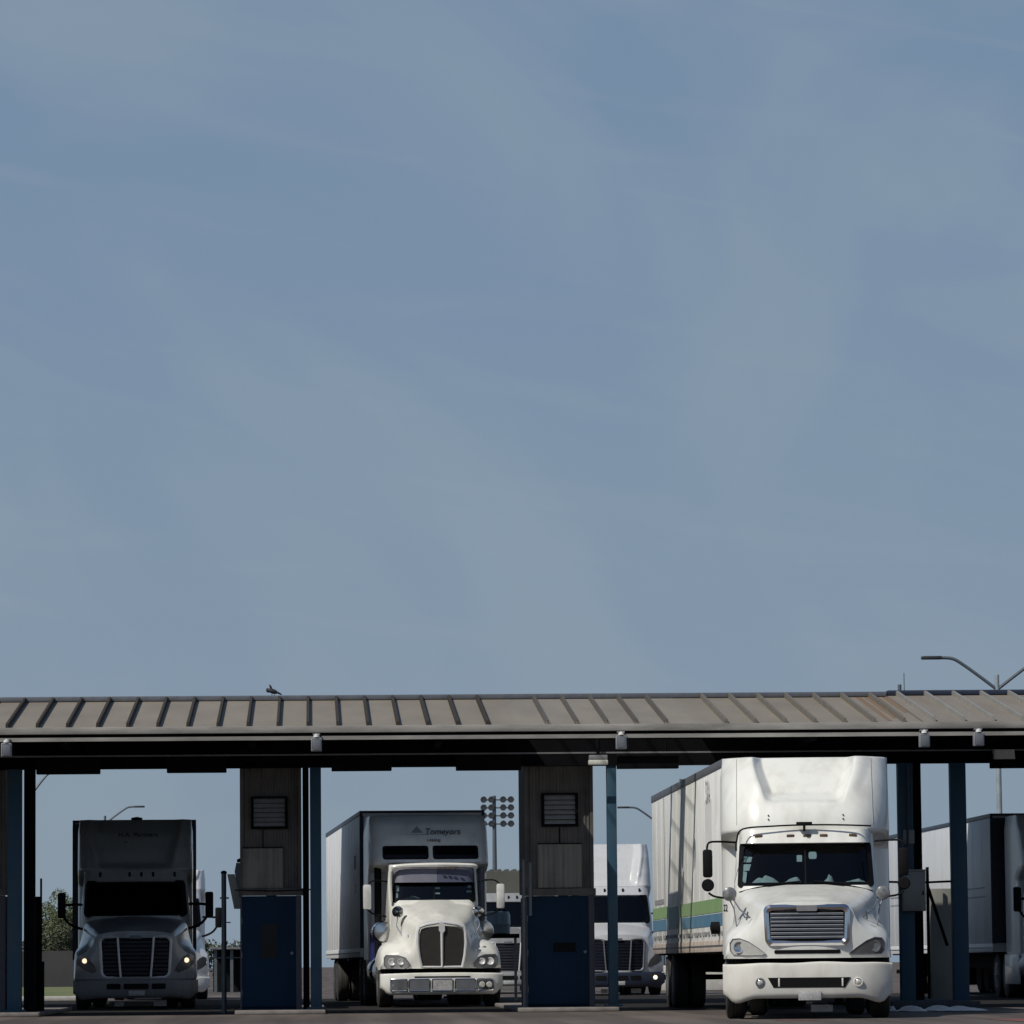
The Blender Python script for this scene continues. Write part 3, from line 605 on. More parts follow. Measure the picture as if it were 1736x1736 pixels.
# ---- rounded aerodynamic truck (left lane and the queue behind)
def tractor_aero(root, paint='grey_paint', lamps=True, top=3.98, letters=None, frame='frame_chrome', band=None, fog=False):
    fy = lambda x: .36*(abs(x)/1.24)**2.2
    secs = [(.10, [(0, 1.56), (.40, 1.55), (.76, 1.48), (.85, 1.30), (.96, 1.17), (1.09, 1.08), (1.19, .97), (1.22, .62)]),
            (.60, [(0, 1.66), (.45, 1.64), (.83, 1.55), (.93, 1.38), (1.04, 1.27), (1.14, 1.19), (1.22, 1.08), (1.24, .62)]),
            (1.2, [(0, 1.76), (.55, 1.74), (.91, 1.63), (1.01, 1.45), (1.09, 1.32), (1.16, 1.23), (1.22, 1.1), (1.25, .7)]),
            (1.9, [(0, 1.87), (.65, 1.85), (1.0, 1.75), (1.08, 1.52), (1.13, 1.34), (1.18, 1.2), (1.22, 1.05), (1.25, .8)])]
    hood(root, secs, fy, .60, paint, .015)
    ny = lambda x, z: .10+fy(x)-.035*math.sin(math.pi*max(0, min(1, (1.55-z)/.94)))*.9
    gy = lambda x, z: ny(x, z)-.025
    po = rrect(-.70, .70, .60, 1.47, .13, 6, .06); pi = rrect(-.645, .645, .655, 1.415, .10, 6, .06)
    g = MB().ring(po, pi, gy, .05, .025).build('grille', frame, root)
    MB().plate(rrect(-.65, .65, .65, 1.42, .10, 5, .06), lambda x, z: gy(x, z)+.02, .01).build('grille_backing', 'black', g)
    mb = MB()
    for k in range(9):
        z = .69+k*.078; mb.grid(lambda u, v: (lerp(-.655, .655, u), gy(lerp(-.655, .655, u), z)+(.014-.012*v), z+.045*v), 10, 2)
    mb.build('grille_bars', 'grille_navy' if frame == 'frame_chrome' else 'navy', g)
    for sx in (-1, 1):
        MB().tube([(sx*.30, gy(.3, 1)-.005, .64), (sx*.33, gy(.33, 1)-.02, 1.0), (sx*.36, gy(.36, 1)-.005, 1.43)], .022, 6).build('grille_upright', frame, g)
    MB().box(-.12, .12, gy(0, 1.44)-.04, gy(0, 1.44), 1.40, 1.47, .01).build('badge', 'rail_grey', g)
    for sx in (-1, 1):
        pl = [(sx*a, b) for a, b in ((1.17, .90), (1.16, 1.06), (1.09, 1.10), (.98, 1.05), (.84, .90), (.78, .76), (.86, .72), (1.05, .80))]
        if sx < 0: pl = pl[::-1]
        l = MB().plate(pl, lambda x, z: ny(x, z)-.012, .04).build('headlight', 'lens_dark', root)
        if lamps:
            MB().lathe([(.05, .02), (.05, -.01), (.035, -.02), (.004, -.022)], (sx*1.02, ny(1.02, .97)-.02, .97), 'y', 16).build('lit_bulb', 'lit', l)
        if lamps == 'strip': pass
    b = bumper(root, paint if not band else band, 1.25, .22, .60, .02, .40, .03, pw=3)
    by = lambda x, z: .02+.40*(abs(x)/1.25)**3-.005
    for x0, x1 in ((-.58, -.30), (-.24, .26), (.32, .60)):
        MB().plate(rrect(x0, x1, .40, .51, .03), by, .02).build('air_intake', 'black', b)
    MB().box(-.14, .18, -.0, .012, .27, .37, .004).build('number_plate', 'plate', b)
    if fog:
        MB().lathe([(.055, .02), (.055, -.01), (.04, -.02), (.004, -.025)], (.98, by(.98, 0)-.01, .46), 'y', 16).build('fog_lamp', 'lit', b)
    pieces('tow_plate', 'plate', root, [(-.42, -.24, .35, .36, .06, .17), (.36, .62, .35, .36, .06, .18)])
    yc = lambda x, z: 1.80+max(0, z-1.85)*.62+corner(x, 1.1, .3, .34)+.08*x*x
    WX, Z0, Z1 = 1.02, 1.90, 2.60
    body('cab', paint, root, lambda z: 1.12-.07*ss(1.9, 2.8, z), .85, 2.80, yc, 3.4, 44, 36, skip=lambda x, z: abs(x) < WX*(1-.05*(z-Z0)/.6) and Z0 < z < Z1)
    windscreen(root, WX, Z0, Z1, yc, top=-.05, split=False, r=.12)
    cab_inside(root, .98, Z0, 2.35, .88)
    yv = lambda x, z: yc(x, 2.6)-.05+.55*(z-2.6)
    v = body('sun_visor', paint, root, lambda z: 1.02-.08*ss(2.7, 2.83, z), 2.61, 2.83, yv, 3.0, 30, 6)
    for x in (-.72, -.12, .12, .36, .80):
        MB().box(x-.025, x+.025, yv(x, 2.72)-.02, yv(x, 2.72)+.01, 2.66, 2.78, .008).build('marker_lamp', 'black', v)
    def yfair(x, z):
        base = interp([(.9, 3.3), (2.55, 3.3), (2.72, 2.85), (2.84, 2.72), (3.2, 2.9), (3.6, 3.2), (top, 3.62)], z)
        w = lerp(.74, .92, ss(2.85, top, z)); a = abs(x)
        return base+.16*(1-ss(w-.15, w+.06, a))*ss(2.84, 3.0, z)-.05*(1-ss(.02, .1, abs(a-w-.05)))*ss(2.9, 3.2, z)+corner(x, 1.19, .3, .45)
    body('sleeper', paint, root, lambda z: 1.19-.03*ss(top-.3, top, z), .95, top, yfair, 5.3, 100, 80, ang=70)
    if letters:
        for k, (t, x, z, sz) in enumerate(letters): text(t, 'lettering', 'ink', root, (x, yfair(x, z)-.05, z), sz, .004, (math.pi/2-.6, 0, 0), .1)
    for s in (-1, 1):
        mirror(root, s, 1.50, 1.75, 2.36, .52, .165, [[(1.1, 2.1, 2.12), (1.28, 1.9, 2.12), (1.46, 1.75, 2.1)], [(1.08, 1.9, 1.62), (1.22, 1.85, 1.66), (1.36, 1.8, 1.74), (1.46, 1.75, 1.87)]], r=.028)
        MB().box(s*1.23-.02, s*1.23+.02, 3.3, 5.2, .3, .95, .015).build('side_fairing', paint, root)
    chassis(root, paint, fwy=1.2)

def trailer(root, L=16.15, W=2.6, z0=1.0, z1=4.05, skin='trailer_white', rail='rail_grey', top_h=.13, bottom='rail_dirty', face=None, posts='skin', wheels=True, marks=True):
    h = W/2
    b = MB().box(-h, h, 0, L, z0+.16, z1-.02, .012)
    n = 13
    for i in range(1, n):
        y = L*i/n
        for s in (-1, 1): b.box(s*h-.004 if s > 0 else -h-.004, s*h+.004 if s > 0 else -h+.004, y-.025, y+.025, z0+.2, z1-.14)
    b.build('box_body', skin, root)
    MB().box(-h-.012, -h+.05, -.02, L+.02, z1-top_h, z1, .008).box(h-.05, h+.012, -.02, L+.02, z1-top_h, z1, .008).box(-h+.05, h-.05, -.022, .04, z1-top_h*.5, z1, .006).build('top_rail', rail, root)
    o = MB().box(-h-.010, -h+.06, -.015, L, z0, z0+.19, .008).box(h-.06, h+.010, -.015, L, z0, z0+.19, .008).box(-h+.06, h-.06, -.018, .03, z0, z0+.16).build('bottom_rail', bottom, root)
    MB().box(-h-.016, -h-.011, .1, L-.1, z0+.085, z0+.11).build('rub_strip', 'rail_grey', o)
    pieces('corner_post', rail, root, [(-h-.014, -h+.07, -.02, .05, z0+.19, z1-top_h), (h-.07, h+.014, -.02, .05, z0+.19, z1-top_h)])
    MB().box(-.5, -.4, .5, L-.3, z0-.35, z0+.02).box(.4, .5, .5, L-.3, z0-.35, z0+.02).box(-h+.1, h-.1, .4, L-.1, z0-.03, z0+.02).build('chassis_rail', 'chassis', root)
    for s in (-1, 1): MB().box(s*.785-.065, s*.785+.065, 2.6, 2.75, .15, 1.0).box(s*.785-.165, s*.785+.165, 2.5, 2.85, .12, .16).build('landing_leg', 'chassis', root)
    if wheels:
        for s in (-1, 1):
            for y in (L-3.9, L-2.65): dual(root, s*1.10, y, .50, .27, 'alu')
        pieces('mud_flap', 'black', root, [(-1.2, -.5, L-1.9, L-1.87, .2, .95), (.5, 1.2, L-1.9, L-1.87, .2, .95)])
    MB().box(-1.1, 1.1, L-.1, L, .5, .6).box(-.7, -.6, L-.1, L-.02, .6, 1.0).box(.6, .7, L-.1, L-.02, .6, 1.0).build('rear_guard', 'chassis', root)
    return root

def heading(p_front, p_back): # rotation so local +y runs from front to back point
    d = p_back-p_front; return math.atan2(-d.x, d.y)

# right lane
rc = at(1370, 1690, 66.0)
tr = thing('semi_truck', 'white truck with hollowed roof fairing and dented bumper, pulled out past the columns', 'truck', (rc.x, 66.0, 0), R(-6.0))
tractor_pocket(tr)
pf = Vector((X(1226, 72.3), 72.3, 0)); pb = Vector((X(1105, 88.4), 88.4, 0))
th = heading(pf, pb)
loc = pf+Matrix.Rotation(th, 3, 'Z') @ Vector((1.3, -.3, 0))
tl = thing('semi_trailer', 'white box trailer with green and blue stripes behind the truck with hollowed fairing', 'trailer', loc, th)
trailer(tl, L=16.15)
xs = -1.3-.008
def stripe(y0, y1, za, zb, m, name='stripe', px=xs): MB().add([(px, y0, za), (px, y1, za), (px, y1, zb), (px, y0, zb)], [(0, 1, 2, 3)]) ; return
def band(y0, y1, z0, z1, m, sl=0, name='stripe', dx=0):
    mb = MB(); x = xs-dx
    vs = [(x, y0, z0), (x, y1+sl, z0), (x, y1, z1), (x, y0, z1)]; vs += [(x+.006, b, c) for a, b, c in vs]
    mb.add(vs, [(0, 1, 2, 3), (7, 6, 5, 4), (0, 4, 5, 1), (1, 5, 6, 2), (2, 6, 7, 3), (3, 7, 4, 0)]); return mb.build(name, m, tl, smooth=False)
band(.05, 9.3, 1.635, 1.86, 'green'); band(12.3, 16.1, 1.655, 1.87, 'green')
band(.05, 9.0, 1.42, 1.615, 'blue'); band(12.6, 16.1, 1.43, 1.635, 'blue')
band(9.7, 12.0, 1.44, 1.84, 'teal')
mb = MB()
for k in range(26): mb.box(xs-.012, xs, .5+k*.6, .72+k*.6+.12*(k % 3), 1.275, 1.335)
mb.build('marker_strip', 'ink_grey', tl)
band(2.2, 3.6, 2.55, 3.5, 'decal', name='faded_panel')
text('SA', 'lettering', 'ink_pale', tl, (xs-.012, 2.9, 3.62), .55, .003, (math.pi/2, 0, -math.pi/2), sx=1.2)
band(13.2, 15.5, 1.93, 2.02, 'ink_grey', name='fleet_number')
MB().box(-1.306, -1.302, 12.9, 12.96, 1.2, 3.92).build('panel_seam', 'ink_grey', tl)
MB().lathe([(.02, -.1), (.1, -.08), (.1, .05), (.02, .06)], (-1.36, 1.0, 1.38), 'x', 14).build('light_pod', 'black', tl)
MB().box(-1.25, -1.05, 9.6, 9.75, z0 if False else 4.05, 4.12).build('roof_hook', 'rail_grey', tl)

# middle lane
mc = at(750, 1690, 89.3)
tm = thing('semi_truck', 'white truck with tall split grille, drop visor and two sleeper windows in the middle lane', 'truck', (mc.x, 89.3, 0), R(2.8))
tractor_classic(tm)
pf = Vector((X(611, 95.2), 95.2, 0)); pb = Vector((X(553, 111.4), 111.4, 0)); th = heading(pf, pb)
loc = pf+Matrix.Rotation(th, 3, 'Z') @ Vector((1.3, 0, 0))
t2 = thing('semi_trailer', 'plain pale box trailer with dark front corner posts behind the split grille truck', 'trailer', loc, th)
trailer(t2, skin='trailer_clean', rail='navy', bottom='trailer_clean', top_h=.10)
for zc, s_ in ((3.0, .42), (2.45, .3)):
    text('TMT' if s_ > .4 else '53', 'lettering', 'ink_grey', t2, (-1.309, 2.0, zc), s_, .003, (math.pi/2, 0, -math.pi/2))

# left lane
lc = at(230, 1690, 91.5)
tL = thing('semi_truck', 'grey truck with both headlights lit and chrome grille frame in the left lane', 'truck', (lc.x, 91.5, 0), R(2.2))
tractor_aero(tL, 'grey_paint', top=3.90, band='bumper_grey', letters=[('H.A. Partners', .05, 3.57, .15), ('v', -.2, 3.43, .12)])
pc = at(228, 1500, 97.3)
t3 = thing('semi_trailer', 'dark fronted box trailer behind the grey truck with lit headlights', 'trailer', (pc.x, 97.3, 0), R(2.2))
trailer(t3, skin='trailer_grey', rail='navy', bottom='navy', top_h=.12, z1=3.96)
MB().box(-1.28, 1.28, -.012, -.002, 1.25, 3.88).build('front_panel', 'navy', t3)
MB().lathe([(.12, 0), (.12, .05), (.02, .07)], (.05, .1, 3.96), 'z', 14).build('roof_vent', 'black', t3)

# the queue behind
qc = at(1048, 1650, 117)
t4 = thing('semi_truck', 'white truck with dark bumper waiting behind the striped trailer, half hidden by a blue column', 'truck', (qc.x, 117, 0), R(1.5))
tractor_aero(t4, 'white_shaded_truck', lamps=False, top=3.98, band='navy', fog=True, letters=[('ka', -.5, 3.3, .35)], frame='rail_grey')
qc = at(273, 1650, 116.5)
t5 = thing('semi_truck', 'white truck showing one mirror and a lit lamp strip behind the grey truck', 'truck', (qc.x, 116.5, 0), R(2.4))
tractor_aero(t5, 'white_far', lamps=False, top=3.36)
MB().box(.98, 1.17, .38, .42, .90, .96).build('lamp_strip', 'litw', t5)
qc = at(862, 1650, 128)
t6 = thing('semi_truck', 'pale truck far back between the split grille truck and the second booth', 'truck', (qc.x, 128, 0), R(0))
tractor_aero(t6, 'grey_paint', lamps=False, top=2.86)
# far right rig
pf = Vector((X(1681, 100), 100, 0)); pb = Vector((X(1505, 117.5), 117.5, 0)); th = heading(pf, pb)
loc = pf+Matrix.Rotation(th, 3, 'Z') @ Vector((1.3, 0, 0))
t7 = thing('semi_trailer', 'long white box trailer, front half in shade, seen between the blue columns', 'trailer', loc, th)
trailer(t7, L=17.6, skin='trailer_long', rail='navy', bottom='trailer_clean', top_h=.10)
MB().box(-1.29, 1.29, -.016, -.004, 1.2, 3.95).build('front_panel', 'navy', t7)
pieces('side_line', 'ink_grey', t7, [(-1.308, -1.302, 1, 17, 2.42, 2.45), (-1.308, -1.302, 1, 17, 2.22, 2.25)])
lt = loc+Matrix.Rotation(th, 3, 'Z') @ Vector((0.10, -5.9, 0))
t8 = thing('semi_truck', 'grey white truck cut off by the photo edge, pulling the long white trailer', 'truck', lt, th)
tractor_aero(t8, 'white_far', lamps=False, top=3.95)

# ------------------------------------------------------------------ ground
g = MB(); g.add([(-900, -60, 0), (900, -60, 0), (900, 2600, 0), (-900, 2600, 0)], [(0, 1, 2, 3)]); tag(g.build('ground', 'asphalt', smooth=False), kind='structure')
g = MB(); g.add([(-40, 80.0, .004), (45, 80.0, .004), (45, 116, .004), (-40, 116, .004)], [(0, 1, 2, 3)]); tag(g.build('lane_pavement', 'oily', smooth=False), kind='structure')  # dark sheet laid over the asphalt as painted canopy shade
g = MB(); g.add([(-80, 117, .004), (-5.5, 117, .004), (-7.3, 203, .004), (-80, 203, .004)], [(0, 1, 2, 3)]); tag(g.build('grass', 'grass', smooth=False), kind='structure')
tag(MB().box(-80, -5.5, 116.6, 116.9, 0, .12, .02).build('kerb', 'concrete_w'), kind='structure')
mb = MB()
for (x0, x1, y0, y1) in ((X(1712, 62), X(1790, 62), 60.8, 64.0), (X(1322, 64.5), X(1362, 64.5), 64.2, 64.9)):
    mb.add([(x0, y0, .004), (x1, y0, .004), (x1+.3, y1, .004), (x0-.1, y1, .004)], [(0, 1, 2, 3)])
tag(mb.build('road_marking', 'red', smooth=False), kind='structure')

# ------------------------------------------------------------------ canopy
YE, YR, YC = 77.0, 82.0, 80.0
zE = Z(868, 1230, YE); zR = Z(868, 1184.5, YR)
X0, X1 = -34.0, 40.0
XJ = X(1532, 79.5, 1210)
cp = thing('inspection_canopy', 'long steel canopy with tan standing seam roof on blue columns over the truck lanes', 'canopy', (0, YC, 0))
def loc3(p): return (p[0], p[1]-YC, p[2])
def roof_sheet(xa, xb, m, mbat, name, dz=0):
    mb = MB()
    vs = [(xa, YE, zE+dz), (xb, YE, zE+dz), (xb, YR, zR+dz), (xa, YR, zR+dz)]
    vs += [(x, y, z-.05) for x, y, z in vs]
    mb.add([loc3(v) for v in vs], [(0, 1, 2, 3), (7, 6, 5, 4), (0, 4, 5, 1), (1, 5, 6, 2), (2, 6, 7, 3), (3, 7, 4, 0)])
    o = mb.build(name, m, cp, smooth=False)
    bt = MB(); step = .508
    x = X(522, 79, 1210)-step*80
    while x < xb-.05:
        if x > xa+.05:
            w, hh = .026, .09
            v = [(x-w, YE+.02, zE+dz), (x+w, YE+.02, zE+dz), (x+w, YR-.16, zR+dz-.024), (x-w, YR-.16, zR+dz-.024)]
            v += [(a+(-.004 if a > x else .004), b, c+hh) for a, b, c in v]
            bt.add([loc3(q) for q in v], [(0, 1, 5, 4), (1, 2, 6, 5), (2, 3, 7, 6), (3, 0, 4, 7), (4, 5, 6, 7)])
        x += step
    bt.build('roof_seams', mbat, o, smooth=False)
    return o
SK0, SK1 = 3.5, 6.6  # ends of the added stretch that passes sun onto the striped trailer
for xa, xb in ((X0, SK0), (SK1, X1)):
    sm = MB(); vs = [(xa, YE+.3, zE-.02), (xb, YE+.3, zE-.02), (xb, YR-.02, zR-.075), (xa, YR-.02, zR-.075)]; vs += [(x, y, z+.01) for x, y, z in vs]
    sm.add([loc3(v) for v in vs], [(0, 1, 2, 3), (7, 6, 5, 4), (0, 4, 5, 1), (1, 5, 6, 2), (2, 6, 7, 3), (3, 7, 4, 0)]); sm.build('soffit', 'steel_black', cp, smooth=False)  # black sheet stands in for the deep shade under the roof
roof_sheet(X0, SK0, 'roof', 'batten', 'roof_panel')
roof_sheet(SK0, SK1, 'roof_translucent', 'rib_translucent', 'roof_panel')
roof_sheet(SK1, XJ, 'roof', 'batten_mid', 'roof_panel')
roof_sheet(XJ+.02, X1, 'roof_b', 'batten_l', 'roof_panel', .02)
mb = MB()
for k in range(4):
    xa = XJ-.55+k*.16
    v = [(xa, YE+.4+.5*k, 0), (xa+.07, YE+.4+.5*k, 0), (xa+.09, YR-.2, 0), (xa-.02, YR-.2, 0)]
    mb.add([loc3((a, b, zE+(b-YE)/(YR-YE)*(zR-zE)+.004)) for a, b, c in v], [(0, 1, 2, 3)])
mb.build('rust_streaks', 'rust', cp, smooth=False)
MB().box(X0, XJ, YR-YC-.15, YR-YC+.15, zR-.01, zR+.078, .01).build('ridge_cap', 'rail_grey', cp)
MB().box(XJ+.02, X1, YR-YC-.15, YR-YC+.15, zR+.012, zR+.10, .01).build('ridge_cap', 'navy', cp)
# gutter, front girt, beams
def zz(y, d): return Z(868, y, d)
MB().box(X0, X1, YE-YC-.10, YE-YC-.012, zz(1240.5, YE), zE+.012, .01).build('gutter', 'gutter', cp)
MB().box(X0, X1, YE-YC-.09, YE-YC-.02, zz(1252.5, YE), zz(1246, YE)).build('front_girt', 'gutter', cp)
MB().box(X0, X1, YE-YC+.02, YE-YC+.10, zz(1245, YE), zE-.06).build('eave_strut', 'steel_black', cp)
zb0, zb1 = Z(868, 1299, YC), Z(868, 1236, YC)
MB().box(X0, X1, -.06, .06, zb0, zb1).box(X0, X1, -.16, .16, zb0, zb0+.02).box(X0, X1, -.16, .16, zb1-.02, zb1).build('main_beam', 'steel_black', cp)
MB().box(X0, X1, -.62, -.56, Z(868, 1281, YC), Z(868, 1278.5, YC)).build('conduit', 'steel_line', cp)
mb = MB()
for i in range(24):
    x = X0+1+i*3.2
    if SK0-.3 < x < SK1+.3: continue
    MB().box(x-.05, x+.05, YE-YC+.28, YR-YC-.1, zE-.26, zE-.1).build('rafter', 'steel_black', cp)
# columns of the front row
cols = []
for (a, b, top, bot) in ((13, 37, 1300, 1716), (526, 545, 1296, 1707), (1030, 1046, 1296, 1703), (1524, 1548, 1296, 1697), (1613, 1639, 1296, 1697)):
    xa, xb = X(a, YC, 1500), X(b, YC, 1500)
    c = MB().box(xa, xb, -.13, .13, .0, zb0+.01, .012).build('column', 'col_blue', cp)
    MB().box(xa-.07, xb+.07, -.2, .2, .08, .11).build('base_plate', 'col_blue', c)
for (a, b) in ((41, 60), (513.5, 524), (1549.5, 1563)):
    xa, xb = X(a, 80.6, 1500), X(b, 80.6, 1500)
    MB().box(xa, xb, .5, .5+max(.12, (xb-xa)*.8), .0, zb0+.25).build('rear_column', 'col_dark', cp)
# unseen second roof, added to shade the trucks; columns hidden behind the booths
rr = thing('inspection_canopy', 'second canopy roof further back that shades the truck sleepers', 'canopy', (0, 96, 0))
def slab(x0, x1, y0, y1, z):
    return MB().box(x0, x1, y0-96, y1-96, z, z+.25)
slab(-3.2, X1, 90.3, 102.3, 5.42).build('roof_panel', 'steel_black', rr)
slab(X0, -3.22, 85.5, 103.0, 5.42).build('roof_panel', 'steel_black', rr)  # bay reaches forward to put the left truck in shade
for (px, Y) in ((25, 96), (460, 96), (955, 96), (1536, 96)):
    x = X(px, Y); MB().box(x-.11, x+.11, -.11, .11, 0, 5.44).build('column', 'col_dark', rr)

# kerbed islands
for (a, b, y0, y1, m, l) in ((398, 552, 79.0, 90, 'concrete', 'low concrete island under the first booth and its blue column'),
                             (880, 1050, 79.0, 90, 'concrete', 'low concrete island under the second booth and its blue column'),
                             (1512, 1663, 77.6, 90, 'kerb_dark', 'dark kerbed island under the two right-hand blue columns'),
                             (-160, 66, 79.0, 90, 'concrete', 'low concrete island under the booth at the left edge')):
    xa, xb = X(a, y0, 1705), X(b, y0, 1705)
    o = MB().box(xa, xb, y0, y1, 0, .13 if m == 'kerb_dark' else .075, .02).build('island', m)
    tag(o, l, 'island')

# ------------------------------------------------------------------ booths
def booth(pxa, pxb, label, lou, cor, win, slot=None, yb=80.3, side=True):
    xa, xb = X(pxa, yb), X(pxb, yb); xc = (xa+xb)/2; w = (xb-xa)/2
    o = thing('booth', label, 'booth', (xc, yb, .075), 0, 'inspection booths under the canopy')
    def q(px, py): p = at(px, py, yb); return p.x-xc, p.z-.075
    zt = zb0+.1-.075; zl = q(pxa, 1514)[1]
    wb = MB().box(-w, w, .045, 2.4, zl, zt); nr = 72
    wb.grid(lambda u, v: (lerp(-w+.06, w-.06, u), .03+.012*(round(u*nr) % 4 < 2), lerp(zl, zt, v)), nr, 1)
    wall = wb.build('wall', 'booth_wall', o, smooth=False)
    mb = MB().box(-w, -w+.06, .0, .029, zl+.08, zt).box(w-.06, w, .0, .029, zl+.08, zt)
    mb.build('corner_trim', 'booth_wall', wall)
    l0 = q(lou[0], lou[3]); l1 = q(lou[1], lou[2])
    f = MB().ring(rrect(l0[0]-.05, l1[0]+.05, l0[1]-.05, l1[1]+.03, .005, 1), rrect(l0[0], l1[0], l0[1], l1[1], .004, 1), -.035, .064).build('vent', 'steel_black', o)
    mb = MB(); n = 6
    for k in range(n):
        z = lerp(l0[1], l1[1], k/n); h = (l1[1]-l0[1])/n
        mb.add([(l0[0], -.03, z), (l1[0], -.03, z), (l1[0], .02, z+h*.8), (l0[0], .02, z+h*.8)], [(0, 1, 2, 3)])
    mb.build('louvre_blades', 'louver', f, smooth=False)
    c0 = q(cor[0], cor[3]); c1 = q(cor[1], cor[2]); n = 44
    mb = MB(); mb.grid(lambda u, v: (lerp(c0[0], c1[0], u), -.008-.014*abs(math.sin(u*math.pi*9)), lerp(c0[1], c1[1], v)), n, 1)
    mb.build('corrugated_panel', 'booth_corr', o, smooth=False)
    MB().box(c0[0]+.0, c1[0], -.022, .025, c1[1], c1[1]+.02).box((c0[0]+c1[0])/2-.008, (c0[0]+c1[0])/2+.008, .02, .03, c1[1]+.02, l0[1]-.06).build('panel_joint', 'steel_black', o)
    MB().box(-w-.03, w+.03, -.05, .06, zl-.05, zl+.075, .008).build('ledge', 'booth_wall', o)
    d = MB().box(-w+.03, w-.10, -.0, .05, .05, zl-.055).build('door', 'booth_blue', o)
    MB().box(-w, -w+.028, -.01, .05, .0, zl-.052).box(w-.098, w, -.012, .05, .0, zl-.052).build('door_frame', 'booth_trim', o)
    MB().box(-w+.02, w-.02, .055, 2.4, 0, zl-.06).build('lower_wall', 'booth_blue', o, smooth=False)
    w0 = q(win[0], win[3]); w1 = q(win[1], win[2])
    wn = MB().ring(rrect(w0[0]-.03, w1[0]+.03, w0[1]-.03, w1[1]+.03, .01, 2), rrect(w0[0], w1[0], w0[1], w1[1], .01, 2), -.012, .02).build('window' if slot is None else 'mail_slot', 'booth_blue', d)
    MB().plate(rrect(w0[0], w1[0], w0[1], w1[1], .01, 2), -.004, .002).build('pane', 'darkglass' if slot is None else 'black', wn)
    for hz in (.25, .9, 1.5): MB().box(-w+.022, -w+.036, -.016, .0, hz, hz+.1).build('hinge', 'rail_grey', d)
    MB().lathe([(.01, 0), (.025, -.01), (.03, -.05), (.005, -.06)], (w-.17, .0, (zl)*.48), 'y', 12).build('handle', 'rail_grey', d)
    return o
booth(407, 511, 'booth with a dark window in its blue door, left of the middle lane', (430, 483, 1353, 1401), (412, 480, 1438, 1506), (442, 470, 1566, 1625))
booth(891, 1007, 'booth with a small dark slot in its blue door, right of the middle lane', (923, 975, 1347, 1397), (912, 986, 1431, 1505), (938, 976, 1598, 1614), slot=1)
booth(-105, 9, 'booth cut off by the left edge of the photo, beside the leftmost column', (-80, -25, 1359, 1407), (-98, -20, 1440, 1510), (-60, -30, 1570, 1628))
# cable runs
def cable(a, b, Y, label, m='black', r=.012):
    pa, pb_ = at(*a, Y), at(*b, Y); mid = (pa+pb_)/2; mid.z -= .02
    tag(MB().tube([pa, mid, pb_], r, 6).build('cable', m), label, 'cable')
cable((398, 1509), (527, 1508), 80.15, 'black cable running from the first booth to its blue column')
cable((1505, 1495), (1614, 1494), 80.3, 'black cable running between the two right-hand columns', r=.02)

# ------------------------------------------------------------------ fixtures
def floodlight(px, py, label):
    p = at(px, py, 76.75)
    o = thing('floodlight', label, 'floodlight', p, 0, 'floodlights under the eave')
    b = MB().box(-.09, .09, -.07, .08, -.12, .11, .015).build('housing', 'fixture', o)
    MB().box(-.07, .07, -.078, -.071, -.10, .09, .01).build('lens', 'rail_grey', b)
    MB().tube([(0, .02, .11), (0, .02, .16)], .03, 8).box(-.06, .06, -.03, .17, .16, .185).build('bracket', 'fixture', o)
    MB().lathe([(.055, 0), (.045, .035), (.005, .06)], (0, -.03, .12), 'z', 12).build('cap', 'fixture_w', o)
floodlight(11, 1271, 'grey floodlight at the left edge, over the booth')
floodlight(536.5, 1262, 'grey floodlight under the eave above the first booth column')
floodlight(1053, 1258, 'grey floodlight under the eave above the column right of the second booth')
floodlight(1567, 1255, 'grey floodlight above the column with the electrical box')
floodlight(1659, 1253, 'grey floodlight above the rightmost column')
p = at(1014, 1290, 79.3)
o = thing('lane_lamp', 'white lane lamp under the beam beside the second booth', 'lamp', p)
b = MB().box(-.17, .17, -.1, .1, -.07, .02, .02).build('housing', 'fixture_w', o)
MB().box(-.16, .16, -.10, .1, .024, .10, .01).build('top_cover', 'fixture', o)
MB().tube([(0, 0, .10), (0, 0, .55)], .03).build('bracket', 'steel_black', o)
p = at(1702, 1279, 79.2)
o = thing('lane_lamp', 'pale tilted lane lamp under the beam near the right edge', 'lamp', p)
b = MB().add([(-.17, -.16, .08), (.14, -.16, .08), (.19, -.05, -.08), (-.17, -.05, -.08), (-.17, .1, .1), (.14, .1, .1), (.19, .1, -.08), (-.17, .1, -.08)], [(0, 1, 2, 3), (4, 5, 6, 7), (0, 4, 5, 1), (1, 5, 6, 2), (2, 6, 7, 3), (3, 7, 4, 0)])
mb = MB(); mb.add([(-.19, -.16, .08), (.16, -.16, .08), (.19, -.05, -.08), (-.17, -.05, -.08), (-.19, .1, .1), (.16, .1, .1), (.19, .1, -.08), (-.17, .1, -.08)], [(0, 1, 2, 3), (4, 5, 6, 7), (0, 4, 5, 1), (1, 5, 6, 2), (2, 6, 7, 3), (3, 7, 4, 0)])
mb.build('housing', 'fixture_w', o, smooth=False)
MB().tube([(0, .05, .1), (0, .05, .5)], .03).build('bracket', 'steel_black', o)
